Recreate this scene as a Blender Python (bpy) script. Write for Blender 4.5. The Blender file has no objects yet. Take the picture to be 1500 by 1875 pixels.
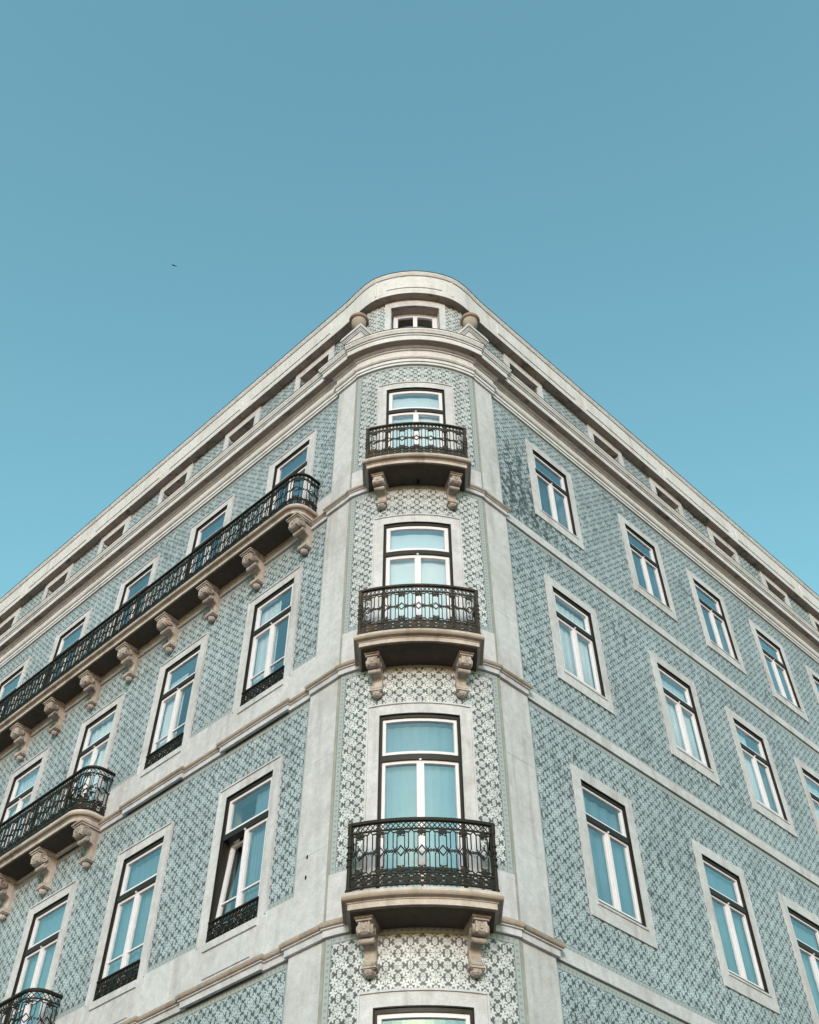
import bpy, bmesh, math, random
from mathutils import Vector, Matrix
random.seed(7)
PI = math.pi
scene = bpy.context.scene
COL = scene.collection

# ------------------------------------------------------------------ camera
cam_d = bpy.data.cameras.new('camera')
cam = bpy.data.objects.new('camera', cam_d)
COL.objects.link(cam)
scene.camera = cam
pitch, roll = math.radians(48.833), math.radians(-0.275)
fw = Vector((0, math.cos(pitch), math.sin(pitch)))
up0 = Vector((0, -math.sin(pitch), math.cos(pitch)))
rt0 = Vector((1, 0, 0))
rt = rt0 * math.cos(roll) + up0 * math.sin(roll)
up = -rt0 * math.sin(roll) + up0 * math.cos(roll)
mw = Matrix.Identity(4)
for i in range(3):
    mw[i][0], mw[i][1], mw[i][2] = rt[i], up[i], -fw[i]
mw[2][3] = 1.6
cam.matrix_world = mw
cam_d.sensor_fit = 'HORIZONTAL'
cam_d.sensor_width = 36
cam_d.lens = 1959.85 / 1500 * 36
cam_d.clip_start = 0.1
cam_d.clip_end = 3000

# ------------------------------------------------------------------ sky and sun
SUN_EL, SUN_AZ = math.radians(15), math.radians(184)      # azimuth clockwise from +Y
world = bpy.data.worlds.new('World')
scene.world = world
world.use_nodes = True
wn, wl = world.node_tree.nodes, world.node_tree.links
wn.clear()
sky = wn.new('ShaderNodeTexSky')
sky.sky_type = 'NISHITA'
sky.sun_disc = False
sky.sun_elevation = SUN_EL
sky.sun_rotation = SUN_AZ
sky.altitude = 50
sky.air_density = 2.0
sky.dust_density = 1.0
sky.ozone_density = 8.0
tint = wn.new('ShaderNodeMix')
tint.data_type = 'RGBA'
tint.blend_type = 'MULTIPLY'
tint.inputs[0].default_value = 1.0
tint.inputs[7].default_value = (1.15, 1.0, 0.61, 1)
bg = wn.new('ShaderNodeBackground')
bg.inputs[1].default_value = 0.15
wo = wn.new('ShaderNodeOutputWorld')
wl.new(sky.outputs[0], tint.inputs[6])
wl.new(tint.outputs[2], bg.inputs[0])
wl.new(bg.outputs[0], wo.inputs[0])

sun_d = bpy.data.lights.new('sun', 'SUN')
sun_d.energy = 0.6
sun_d.angle = math.radians(10)
sun_d.color = (1.0, 0.91, 0.90)
sun = bpy.data.objects.new('sun', sun_d)
COL.objects.link(sun)
sd = Vector((math.sin(SUN_AZ) * math.cos(SUN_EL), math.cos(SUN_AZ) * math.cos(SUN_EL), math.sin(SUN_EL)))
sun.rotation_euler = (-sd).to_track_quat('-Z', 'Y').to_euler()
sun.location = (0, -20, 40)

scene.view_settings.view_transform = 'Standard'
scene.view_settings.look = 'None'
scene.view_settings.exposure = 1.7
scene.view_settings.gamma = 1.0
scene.view_settings.use_curve_mapping = False
scene.cycles.max_bounces = 6
scene.cycles.transparent_max_bounces = 12


# ------------------------------------------------------------------ node helpers
class NT:
    def __init__(self, name):
        self.mat = bpy.data.materials.new(name)
        self.mat.use_nodes = True
        self.n = self.mat.node_tree.nodes
        self.l = self.mat.node_tree.links
        self.n.clear()
        self.out = self.n.new('ShaderNodeOutputMaterial')
        self.b = self.n.new('ShaderNodeBsdfPrincipled')
        self.l.new(self.b.outputs[0], self.out.inputs[0])

    def put(self, sock, v):
        if hasattr(v, 'links') or hasattr(v, 'is_linked'):
            self.l.new(v, sock)
        elif isinstance(v, tuple) and len(v) == 3 and sock.type == 'RGBA':
            sock.default_value = (*v, 1)
        else:
            sock.default_value = v

    def m(self, op, a, b=None, c=None, clamp=False):
        nd = self.n.new('ShaderNodeMath')
        nd.operation = op
        nd.use_clamp = clamp
        self.put(nd.inputs[0], a)
        if b is not None:
            self.put(nd.inputs[1], b)
        if c is not None:
            self.put(nd.inputs[2], c)
        return nd.outputs[0]

    def mix(self, f, a, b, mode='MIX'):
        nd = self.n.new('ShaderNodeMix')
        nd.data_type = 'RGBA'
        nd.blend_type = mode
        self.put(nd.inputs[0], f)
        self.put(nd.inputs[6], a)
        self.put(nd.inputs[7], b)
        return nd.outputs[2]

    def pos(self):
        return self.n.new('ShaderNodeNewGeometry').outputs['Position']

    def scaled(self, v, s):
        nd = self.n.new('ShaderNodeVectorMath')
        nd.operation = 'MULTIPLY'
        self.l.new(v, nd.inputs[0])
        nd.inputs[1].default_value = s
        return nd.outputs[0]

    def noise(self, v, scale, detail=3, rough=0.55):
        nd = self.n.new('ShaderNodeTexNoise')
        self.l.new(v, nd.inputs['Vector'])
        nd.inputs['Scale'].default_value = scale
        nd.inputs['Detail'].default_value = detail
        nd.inputs['Roughness'].default_value = rough
        return nd.outputs[0]

    def ramp(self, v, lo, hi, a=0.0, b=1.0):
        nd = self.n.new('ShaderNodeMapRange')
        self.put(nd.inputs[0], v)
        nd.inputs[1].default_value = lo
        nd.inputs[2].default_value = hi
        nd.inputs[3].default_value = a
        nd.inputs[4].default_value = b
        return nd.outputs[0]

    def bump(self, h, strength, dist):
        nd = self.n.new('ShaderNodeBump')
        nd.inputs['Strength'].default_value = strength
        nd.inputs['Distance'].default_value = dist
        self.l.new(h, nd.inputs['Height'])
        self.l.new(nd.outputs[0], self.b.inputs['Normal'])

    def done(self, color, rough=0.8, spec=0.3):
        self.put(self.b.inputs['Base Color'], color)
        self.put(self.b.inputs['Roughness'], rough)
        self.b.inputs['Specular IOR Level'].default_value = spec
        return self.mat


def stone_mat(name, base, dirt, amount=0.35, fine=0.10, streak=0.3):
    t = NT(name)
    p = t.pos()
    big = t.noise(p, 0.9, 4, 0.6)
    st = t.noise(t.scaled(p, (5, 5, 0.55)), 1.0, 4, 0.6)
    fn = t.noise(p, 70, 2, 0.7)
    md = t.noise(p, 9, 4, 0.7)
    d = t.m('ADD', t.ramp(big, 0.45, 0.75, 0, amount), t.ramp(st, 0.50, 0.74, 0, streak), clamp=True)
    c = t.mix(d, base, dirt)
    v = t.m('ADD', t.ramp(fn, 0.3, 0.7, 1 - fine, 1 + fine), t.ramp(md, 0.3, 0.7, -fine, fine))
    cv = t.n.new('ShaderNodeCombineColor')
    for i in range(3):
        t.l.new(v, cv.inputs[i])
    c = t.mix(1.0, c, cv.outputs[0], 'MULTIPLY')
    t.bump(t.m('ADD', fn, md), 0.35, 0.006)
    return t.done(c, 0.85, 0.25)


def plain_mat(name, col, rough=0.6, spec=0.35, var=0.1, scale=8.0, dirt=None, dirt_lo=0.55):
    t = NT(name)
    p = t.pos()
    ns = t.noise(p, scale, 4, 0.6)
    cv = t.n.new('ShaderNodeCombineColor')
    v = t.ramp(ns, 0.3, 0.7, 1 - var, 1 + var)
    for i in range(3):
        t.l.new(v, cv.inputs[i])
    c = t.mix(1.0, col, cv.outputs[0], 'MULTIPLY')
    if dirt:
        c = t.mix(t.ramp(t.noise(p, 3.1, 5, 0.65), dirt_lo, dirt_lo + 0.2, 0, 0.85), c, dirt)
    return t.done(c, rough, spec)


PER = 0.265      # repeat of the printed tile motif: two tiles
TILE = PER / 2


def tile_mat(name, light, leaf, dark, stain, line=1.0):
    t = NT(name)
    m = t.m
    uvn = t.n.new('ShaderNodeUVMap')
    sp = t.n.new('ShaderNodeSeparateXYZ')
    t.l.new(uvn.outputs[0], sp.inputs[0])
    U, V = sp.outputs[0], sp.outputs[1]
    px = m('SUBTRACT', m('FRACT', m('ADD', U, 0.5)), 0.5)
    pz = m('SUBTRACT', m('FRACT', m('ADD', V, 0.5)), 0.5)
    ax, az = m('ABSOLUTE', px), m('ABSOLUTE', pz)

    def ln(a, b):
        return m('SQRT', m('ADD', m('MULTIPLY', a, a), m('MULTIPLY', b, b)))

    def inside(edge, r, w=0.02):
        return m('DIVIDE', m('SUBTRACT', edge, r), w, clamp=True)

    def band(r, c, w):
        return m('SUBTRACT', 1.0, m('DIVIDE', m('ABSOLUTE', m('SUBTRACT', r, c)), w), clamp=True)

    O = 0.013       # half of an outline
    r1, t1 = ln(px, pz), m('ARCTAN2', pz, px)
    e1 = m('ADD', 0.185, m('MULTIPLY', m('COSINE', m('MULTIPLY', t1, 8.0)), 0.014))
    l1 = m('MAXIMUM', m('MAXIMUM', band(r1, 0.125, 0.018), band(r1, 0.072, 0.017)), inside(0.026, r1))
    fx, fz = m('SUBTRACT', 0.5, ax), m('SUBTRACT', 0.5, az)
    r2, t2 = ln(fx, fz), m('ARCTAN2', fz, fx)
    e2 = m('ADD', 0.125, m('MULTIPLY', m('POWER', m('ABSOLUTE', m('COSINE', m('MULTIPLY', t2, 4.0))), 0.7), 0.155))
    l2 = m('MAXIMUM', band(r2, 0.055, 0.018), m('MULTIPLY', m('MULTIPLY', m('GREATER_THAN', m('COSINE', m('MULTIPLY', t2, 8.0)), 0.93), m('GREATER_THAN', r2, 0.09)), m('LESS_THAN', r2, 0.20)))
    lx, lz = m('SUBTRACT', ax, 0.262), m('SUBTRACT', az, 0.262)
    la = m('MULTIPLY', m('ADD', lx, lz), 0.7071)
    lb = m('MULTIPLY', m('SUBTRACT', lx, lz), 0.7071)
    r3, t3 = ln(la, lb), m('ARCTAN2', lb, la)
    e3 = m('ADD', 0.178, m('MULTIPLY', m('COSINE', m('MULTIPLY', t3, 6.0)), 0.052))
    l3 = m('MULTIPLY', band(m('ABSOLUTE', lb), 0.0, 0.012), m('GREATER_THAN', la, -0.10))

    def lens(a, b):
        r = ln(m('DIVIDE', a, 0.135), m('DIVIDE', b, 0.24))
        return inside(1.0, r, 0.12), inside(0.80, r, 0.12), band(r, 0.42, 0.12)
    k1, i1, n1 = lens(fx, az)
    k2, i2, n2 = lens(ax, fz)
    dark_c = t.mix(0.0, dark, dark)
    layers = [(inside(m('ADD', e3, O), r3), inside(m('SUBTRACT', e3, O), r3), l3, leaf),
              (m('MAXIMUM', k1, k2), m('MAXIMUM', i1, i2), m('MAXIMUM', n1, n2), light),
              (inside(m('ADD', e2, O), r2), inside(m('SUBTRACT', e2, O), r2), l2, light),
              (inside(m('ADD', e1, O), r1), inside(m('SUBTRACT', e1, O * 0.5), r1), l1, light)]
    colr = dark_c
    for msk, inn, lines, cc in layers:
        colr = t.mix(msk, colr, dark_c)
        colr = t.mix(m('SUBTRACT', inn, m('MULTIPLY', lines, 0.85), clamp=True), colr, cc)
    # each tile fired a little differently
    cmb = t.n.new('ShaderNodeCombineXYZ')
    t.l.new(m('FLOOR', m('MULTIPLY', U, 2.0)), cmb.inputs[0])
    t.l.new(m('FLOOR', m('MULTIPLY', V, 2.0)), cmb.inputs[1])
    wnz = t.n.new('ShaderNodeTexWhiteNoise')
    wnz.noise_dimensions = '2D'
    t.l.new(cmb.outputs[0], wnz.inputs['Vector'])
    p = t.pos()
    big = t.noise(p, 0.55, 4, 0.6)
    vv = m('MULTIPLY', t.ramp(wnz.outputs[0], 0, 1, 0.90, 1.06), t.ramp(big, 0.3, 0.7, 0.88, 1.1))
    cv = t.n.new('ShaderNodeCombineColor')
    for i in range(3):
        t.l.new(vv, cv.inputs[i])
    colr = t.mix(1.0, colr, cv.outputs[0], 'MULTIPLY')
    if stain:
        s1 = t.noise(t.scaled(p, (1.0, 1.0, 0.8)), 1.1, 2, 0.5)
        s2 = t.noise(t.scaled(p, (1.4, 1.4, 1.0)), 7.0, 5, 0.75)
        vd = t.n.new('ShaderNodeVectorMath')
        vd.operation = 'DISTANCE'
        t.l.new(p, vd.inputs[0])
        vd.inputs[1].default_value = (2.05, 12.25, 15.9)      # where the glaze has flaked by the corner
        near = t.ramp(vd.outputs['Value'], 0.35, 1.7, 0.30, 0.0)
        sm = m('MULTIPLY', t.ramp(m('ADD', s1, near), 0.39, 0.64), t.ramp(m('ADD', s2, m('MULTIPLY', near, 0.25)), 0.52, 0.62))
        colr = t.mix(m('MULTIPLY', sm, stain), colr, (0.035, 0.042, 0.042))
    return t.done(colr, 0.42, 0.32)


def border_mat():
    t = NT('tile_border')
    m = t.m
    uvn = t.n.new('ShaderNodeUVMap')
    sp = t.n.new('ShaderNodeSeparateXYZ')
    t.l.new(uvn.outputs[0], sp.inputs[0])
    a, b = sp.outputs[0], sp.outputs[1]     # a along in metres, b across 0..1
    key = m('GREATER_THAN', m('FRACT', m('MULTIPLY', a, 14.0)), 0.62)
    mid = m('MULTIPLY', m('LESS_THAN', m('ABSOLUTE', m('SUBTRACT', b, 0.5)), 0.2), key)
    edge = m('GREATER_THAN', m('ABSOLUTE', m('SUBTRACT', b, 0.5)), 0.40)
    ink = m('MAXIMUM', m('MULTIPLY', mid, 0.45), m('MULTIPLY', edge, 0.6))
    c = t.mix(ink, (0.35, 0.39, 0.43), (0.11, 0.13, 0.15))
    return t.done(c, 0.45, 0.3)


def glass_mat():
    t = NT('window_glass')
    t.n.remove(t.b)
    tr = t.n.new('ShaderNodeBsdfTransparent')
    tr.inputs[0].default_value = (0.96, 0.985, 0.985, 1)
    gl = t.n.new('ShaderNodeBsdfGlossy')
    gl.inputs['Roughness'].default_value = 0.015
    gl.inputs['Color'].default_value = (0.92, 0.98, 1.0, 1)
    lw = t.n.new('ShaderNodeLayerWeight')
    lw.inputs['Blend'].default_value = 0.5
    oi = t.n.new('ShaderNodeObjectInfo')
    r0 = t.ramp(oi.outputs['Random'], 0, 1, 0.10, 0.24)
    refl = t.m('ADD', r0, t.m('MULTIPLY', t.m('SUBTRACT', 1.0, r0), t.m('POWER', lw.outputs['Facing'], 4.0)))
    mx = t.n.new('ShaderNodeMixShader')
    p = t.pos()
    bp = t.n.new('ShaderNodeBump')
    bp.inputs['Strength'].default_value = 0.16
    bp.inputs['Distance'].default_value = 0.02
    t.l.new(t.noise(p, 1.7, 2, 0.5), bp.inputs['Height'])
    t.l.new(bp.outputs[0], gl.inputs['Normal'])
    t.l.new(refl, mx.inputs[0])
    t.l.new(tr.outputs[0], mx.inputs[1])
    t.l.new(gl.outputs[0], mx.inputs[2])
    t.l.new(mx.outputs[0], t.out.inputs[0])
    return t.mat


M = {}
M['stone'] = stone_mat('limestone', (0.565, 0.57, 0.645), (0.32, 0.295, 0.31), 0.42, 0.12, 0.50)
M['cornice'] = stone_mat('cornice_stone', (0.64, 0.63, 0.685), (0.34, 0.285, 0.275), 0.26, 0.09, 0.34)
M['brown'] = stone_mat('weathered_stone', (0.37, 0.305, 0.275), (0.16, 0.115, 0.085), 0.6, 0.10, 0.5)
M['corbel'] = stone_mat('corbel_stone', (0.50, 0.445, 0.44), (0.18, 0.135, 0.12), 0.7, 0.14, 0.7)
M['slab'] = stone_mat('balcony_stone', (0.54, 0.49, 0.485), (0.22, 0.165, 0.145), 0.5, 0.12, 0.7)
M['soffit'] = stone_mat('grimy_shaded_soffit', (0.10, 0.08, 0.066), (0.05, 0.04, 0.034), 0.7, 0.15, 0.1)  # grime and the shade under the balconies, both put into one dark colour
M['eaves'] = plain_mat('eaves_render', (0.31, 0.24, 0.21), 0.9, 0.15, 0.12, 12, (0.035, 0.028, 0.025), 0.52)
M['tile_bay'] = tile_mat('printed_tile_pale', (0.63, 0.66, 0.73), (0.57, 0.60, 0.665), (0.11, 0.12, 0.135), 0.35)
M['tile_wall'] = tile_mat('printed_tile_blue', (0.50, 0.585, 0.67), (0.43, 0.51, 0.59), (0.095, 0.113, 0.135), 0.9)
M['border'] = border_mat()
M['mortar'] = plain_mat('mortar', (0.30, 0.31, 0.30), 0.9, 0.1, 0.15)
M['iron'] = plain_mat('wrought_iron', (0.020, 0.018, 0.015), 0.6, 0.2, 0.3, 20)
M['rusty'] = plain_mat('rusting_iron', (0.045, 0.040, 0.036), 0.7, 0.2, 0.3, 20, (0.12, 0.075, 0.05), 0.52)
M['frame'] = plain_mat('dark_frame_paint', (0.016, 0.013, 0.011), 0.5, 0.35, 0.2, 12)
M['sash'] = plain_mat('white_sash_paint', (0.72, 0.70, 0.80), 0.45, 0.3, 0.05, 25, (0.52, 0.47, 0.46), 0.64)
M['glass'] = glass_mat()
M['curtain'] = plain_mat('curtain_cloth', (0.74, 0.76, 0.82), 0.9, 0.1, 0.05, 3)
M['sheer'] = plain_mat('sheer_blue_cloth', (0.16, 0.26, 0.34), 0.9, 0.1, 0.08, 3)
M['dim'] = plain_mat('dim_grey_cloth', (0.055, 0.075, 0.10), 0.9, 0.1, 0.2, 3)
M['drape'] = plain_mat('beige_drape_cloth', (0.42, 0.33, 0.25), 0.9, 0.1, 0.1, 3)
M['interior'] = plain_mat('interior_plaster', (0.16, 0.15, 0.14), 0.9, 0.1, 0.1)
M['lead'] = plain_mat('lead_flashing', (0.035, 0.033, 0.03), 0.6, 0.3, 0.2)
M['roof'] = plain_mat('roof_covering', (0.25, 0.15, 0.11), 0.85, 0.2, 0.2)
M['urn'] = stone_mat('urn_stone', (0.45, 0.40, 0.38), (0.22, 0.17, 0.15), 0.6, 0.12, 0.5)
M['ground'] = plain_mat('pavement', (0.15, 0.12, 0.10), 0.9, 0.15, 0.12, 0.6)
M['leaf'] = plain_mat('dark_leaves', (0.028, 0.045, 0.022), 0.5, 0.3, 0.4, 9)
M['pot'] = plain_mat('terracotta', (0.25, 0.12, 0.075), 0.8, 0.2, 0.1)
M['twig'] = plain_mat('dry_wood', (0.03, 0.026, 0.022), 0.8, 0.2, 0.1)
M['bird'] = plain_mat('dark_feathers', (0.02, 0.022, 0.024), 0.7, 0.2, 0.1)
M['hole'] = plain_mat('flat_black', (0.01, 0.009, 0.008), 0.9, 0.1, 0.1)

# ------------------------------------------------------------------ object helpers
WM = {}


def link(name, data, parent=None, mat=None, kind=None):
    o = bpy.data.objects.new(name, data)
    COL.objects.link(o)
    mat = mat.copy() if mat is not None else Matrix.Identity(4)
    o.matrix_basis = mat
    WM[o.name] = mat
    if parent is not None:
        o.parent = parent
        o.matrix_parent_inverse = WM[parent.name].inverted()
    if kind:
        o['kind'] = kind
    return o


def thing(name, label, cat, loc, group=None, data=None, mat=None):
    o = link(name, data, None, mat if mat is not None else Matrix.Translation(loc))
    o['label'] = label
    o['category'] = cat
    if group:
        o['group'] = group
    return o


class MB:
    def __init__(self):
        self.v, self.f, self.uv = [], [], {}

    def add(self, pts, faces, uvs=None):
        b = len(self.v)
        self.v += [tuple(p) for p in pts]
        for i, f in enumerate(faces):
            if uvs is not None:
                self.uv[len(self.f)] = uvs[i]
            self.f.append([b + k for k in f])

    def box(self, F, u0, u1, z0, z1, n0, n1, seg=1):
        pts, fs = [], []
        for i in range(seg + 1):
            u = u0 + (u1 - u0) * i / seg
            pts += [F(u, z0, n0), F(u, z0, n1), F(u, z1, n1), F(u, z1, n0)]
        for i in range(seg):
            a, b = 4 * i, 4 * i + 4
            for k in range(4):
                fs.append([a + k, b + k, b + (k + 1) % 4, a + (k + 1) % 4])
        fs.append([0, 1, 2, 3])
        e = 4 * seg
        fs.append([e + 3, e + 2, e + 1, e])
        self.add(pts, fs)

    def bar(self, F, a, b, w, d0, d1):
        """flat bar between two (u,z) points, width w, between depths d0 and d1"""
        du, dz = b[0] - a[0], b[1] - a[1]
        L = math.hypot(du, dz) or 1e-6
        ex, ez = du / L * w * 0.35, dz / L * w * 0.35
        px, pz = -dz / L * w / 2, du / L * w / 2
        q = [(a[0] - ex + px, a[1] - ez + pz), (a[0] - ex - px, a[1] - ez - pz), (b[0] + ex - px, b[1] + ez - pz), (b[0] + ex + px, b[1] + ez + pz)]
        pts = [F(x, z, d0) for x, z in q] + [F(x, z, d1) for x, z in q]
        self.add(pts, [[0, 1, 2, 3], [7, 6, 5, 4], [0, 4, 5, 1], [1, 5, 6, 2], [2, 6, 7, 3], [3, 7, 4, 0]])

    def ring(self, F, c, r, w, d0, d1, k=8):
        P = [(c[0] + r * math.cos(2 * PI * i / k), c[1] + r * math.sin(2 * PI * i / k)) for i in range(k)]
        for i in range(k):
            self.bar(F, P[i], P[(i + 1) % k], w, d0, d1)

    def disc(self, F, c, rx, rz, d0, d1, k=8, lobes=0, amp=0.0):
        P = []
        for i in range(k):
            a = 2 * PI * i / k
            s = 1 + amp * math.cos(lobes * a)
            P.append((c[0] + rx * s * math.cos(a), c[1] + rz * s * math.sin(a)))
        pts = [F(x, z, d0) for x, z in P] + [F(x, z, d1) for x, z in P]
        fs = [list(range(k)), list(range(2 * k - 1, k - 1, -1))]
        fs += [[i, (i + 1) % k, k + (i + 1) % k, k + i] for i in range(k)]
        self.add(pts, fs)

    def prism(self, F, poly, u0, u1):
        """polygon in (n,z) extruded along u"""
        k = len(poly)
        pts = [F(u0, z, n) for n, z in poly] + [F(u1, z, n) for n, z in poly]
        fs = [list(range(k)), list(range(2 * k - 1, k - 1, -1))]
        fs += [[i, (i + 1) % k, k + (i + 1) % k, k + i] for i in range(k)]
        self.add(pts, fs)

    def cyl_u(self, F, u0, u1, n, z, r, k=14):
        self.prism(F, [(n + r * math.cos(2 * PI * i / k), z + r * math.sin(2 * PI * i / k)) for i in range(k)], u0, u1)

    def lathe(self, c, prof, k=16, rib=0.0, ribs=0):
        """prof: (r,z) list from bottom to top around vertical axis at c"""
        pts, fs = [], []
        for r, z in prof:
            for i in range(k):
                a = 2 * PI * i / k
                rr = r * (1 + rib * math.cos(ribs * a))
                pts.append((c[0] + rr * math.cos(a), c[1] + rr * math.sin(a), c[2] + z))
        for j in range(len(prof) - 1):
            for i in range(k):
                fs.append([j * k + i, j * k + (i + 1) % k, (j + 1) * k + (i + 1) % k, (j + 1) * k + i])
        fs.append(list(range(k))[::-1])
        e = (len(prof) - 1) * k
        fs.append([e + i for i in range(k)])
        self.add(pts, fs)

    def mesh(self, name, mat, smooth=False, recalc=True):
        me = bpy.data.meshes.new(name)
        me.from_pydata(self.v, [], self.f)
        if self.uv:
            ul = me.uv_layers.new(name='UVMap')
            for p in me.polygons:
                q = self.uv.get(p.index)
                if q:
                    for k, li in enumerate(p.loop_indices):
                        ul.data[li].uv = q[k]
        me.update()
        if recalc:
            bm = bmesh.new()
            bm.from_mesh(me)
            bmesh.ops.recalc_face_normals(bm, faces=bm.faces)
            bm.to_mesh(me)
            bm.free()
        if mat:
            me.materials.append(M[mat])
        if smooth:
            for p in me.polygons:
                p.use_smooth = True
        return me

    def build(self, name, mat, parent=None, smooth=False, mtx=None, kind=None, recalc=True):
        return link(name, self.mesh(name, mat, smooth, recalc), parent, mtx, kind)


# ------------------------------------------------------------------ plan of the building
# the two street walls, the flat pilasters at the corner and the bowed bay between them
aL, aR = math.radians(42.831), math.radians(43.64)
PL, PR = (-1.39925, 11.82328), (1.64090, 11.84085)


class Wall:
    def __init__(self, o, U, N):
        self.o = (o[0] - 0.05 * N[0], o[1] - 0.05 * N[1])
        self.U, self.N = U, N

    def __call__(self, u, z, n):
        return (self.o[0] + self.U[0] * u + self.N[0] * n, self.o[1] + self.U[1] * u + self.N[1] * n, z)

    def xy(self, u, n):
        return self(u, 0, n)[:2]

    def frame(self, u, z, n=0.0):
        """matrix with X along the wall, Y out of the wall, Z up"""
        x, y, _ = self(u, 0, n)
        s = 1 if (self.U[0] * self.N[1] - self.U[1] * self.N[0]) > 0 else -1
        return Matrix(((s * self.U[0], self.N[0], 0, x), (s * self.U[1], self.N[1], 0, y), (0, 0, 1, z), (0, 0, 0, 1)))


WL = Wall(PL, (-math.cos(aL), math.sin(aL)), (-math.sin(aL), -math.cos(aL)))
WR = Wall(PR, (math.cos(aR), math.sin(aR)), (math.sin(aR), -math.cos(aR)))
XC, BR = 0.12, 2.145
YC = 11.11 + BR


def BAY(u, z, n):
    a = u / BR
    return (XC + (BR + n) * math.sin(a), YC - (BR + n) * math.cos(a), z)


def LOC(u, z, n):
    return (u, n, z)


PW = 0.60                       # pilasters run from u=-0.60 to about u=0
eL, eR = WL.xy(-PW, 0.0), WR.xy(-PW, 0.0)
HB = BR * math.atan2(eR[0] - XC, YC - eR[1])       # half arc of the bay
HBL = BR * math.atan2(XC - eL[0], YC - eL[1])
HB = min(HB, HBL)
LEN = 15.0
ZE, ZD, ZC = 7.60, 11.37, 15.14          # string courses
ZARC, ZEAVE, ZTOP = 18.47, 21.36, 22.19


def arc_pts(n=0.0, k=22, lim=None):
    h = lim if lim else HB
    return [BAY(-h + 2 * h * i / k, 0, n)[:2] for i in range(k + 1)]


def base_path(uPL, uPR, jogs=()):
    """plan line along the face: far left, pilaster, bay, pilaster, far right; jogs: (u0,u1,n) on the left wall"""
    P = [WL.xy(LEN, 0)]
    for u0, u1, n in sorted(jogs, reverse=True):
        P += [WL.xy(u1, 0), WL.xy(u1, n), WL.xy(u0, n), WL.xy(u0, 0)]
    P += [WL.xy(uPL, 0), WL.xy(uPL, 0.05), WL.xy(-PW, 0.05)]
    P += arc_pts()
    P += [WR.xy(-PW, 0.05), WR.xy(uPR, 0.05), WR.xy(uPR, 0), WR.xy(LEN, 0)]
    return P


def smooth_path():
    h = HB - 0.40
    A, B = WL.xy(0.15, 0), BAY(-h, 0, 0)[:2]
    C, D = BAY(h, 0, 0)[:2], WR.xy(0.15, 0)
    ta = math.cos(h / BR), -math.sin(h / BR)          # tangent of the arc at -h, heading right
    out = [WL.xy(LEN, 0)]
    L = 0.42
    for P0, T0, P1, T1 in ((A, (-WL.U[0], -WL.U[1]), B, ta),):
        for i in range(9):
            t = i / 8
            c0 = (P0[0] + T0[0] * L, P0[1] + T0[1] * L)
            c1 = (P1[0] - T1[0] * L, P1[1] - T1[1] * L)
            q = [(1 - t) ** 3 * P0[k] + 3 * t * (1 - t) ** 2 * c0[k] + 3 * t * t * (1 - t) * c1[k] + t ** 3 * P1[k] for k in (0, 1)]
            out.append(tuple(q))
    out += arc_pts(0.0, 16, h)[1:]
    T1 = (ta[0], -ta[1])
    for i in range(1, 9):
        t = i / 8
        c0 = (C[0] + T1[0] * L, C[1] + T1[1] * L)
        c1 = (D[0] - WR.U[0] * L, D[1] - WR.U[1] * L)
        q = [(1 - t) ** 3 * C[k] + 3 * t * (1 - t) ** 2 * c0[k] + 3 * t * t * (1 - t) * c1[k] + t ** 3 * D[k] for k in (0, 1)]
        out.append(tuple(q))
    return out + [WR.xy(LEN, 0)]


def miters(P):
    out = []
    for i in range(len(P)):
        ns = []
        for a, b in ((i - 1, i), (i, i + 1)):
            if a >= 0 and b < len(P):
                dx, dy = P[b][0] - P[a][0], P[b][1] - P[a][1]
                L = math.hypot(dx, dy)
                ns.append((dy / L, -dx / L))
        mx, my = sum(q[0] for q in ns), sum(q[1] for q in ns)
        L2 = mx * mx + my * my
        k = len(ns) / L2 if len(ns) == 1 else 2 / L2
        k = min(k, 1.6)
        out.append((mx * k, my * k))
    return out


def sweep(mb, P, prof, caps=True):
    mv = miters(P)
    k = len(prof)
    pts = [(p[0] + m[0] * n, p[1] + m[1] * n, z) for p, m in zip(P, mv) for n, z in prof]
    fs = []
    for i in range(len(P) - 1):
        for j in range(k):
            a, b = i * k + j, i * k + (j + 1) % k
            fs.append([a, b, b + k, a + k])
    if caps:
        fs.append(list(range(k)))
        e = (len(P) - 1) * k
        fs.append([e + j for j in range(k)][::-1])
    mb.add(pts, fs)


# ------------------------------------------------------------------ the setting
g = MB()
g.add([(-600, -600, 0), (600, -600, 0), (600, 600, 0), (-600, 600, 0)], [[0, 1, 2, 3]])
go = g.build('ground', 'ground', recalc=False)
go['kind'] = 'structure'

ROOT = thing('corner_building', 'tall corner building clad in patterned blue tiles with stone trim and iron balconies', 'building', (XC, 12.5, 0))

# ------------------------------------------------------------------ openings
HW = 0.49
LC = [1.18 + 2.375 * i for i in range(6)]
RC = [1.50, 4.28, 6.56, 8.85, 11.11, 13.38]
ROWS_L = [(8.17, 10.33), (11.91, 14.08), (15.34, 17.80)]
ROWS_R = [(8.49, 10.33), (12.27, 14.10), (16.00, 17.79)]
BAYROWS = [(4.1, 6.56), (7.62, 10.335), (11.36, 14.06), (15.16, 17.73)]
BHW = 0.525
ATL = [(c, 0.45) for c in LC]
ATR = [(c, 0.46) for c in RC]
ATZ = (20.25, 21.12)


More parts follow.
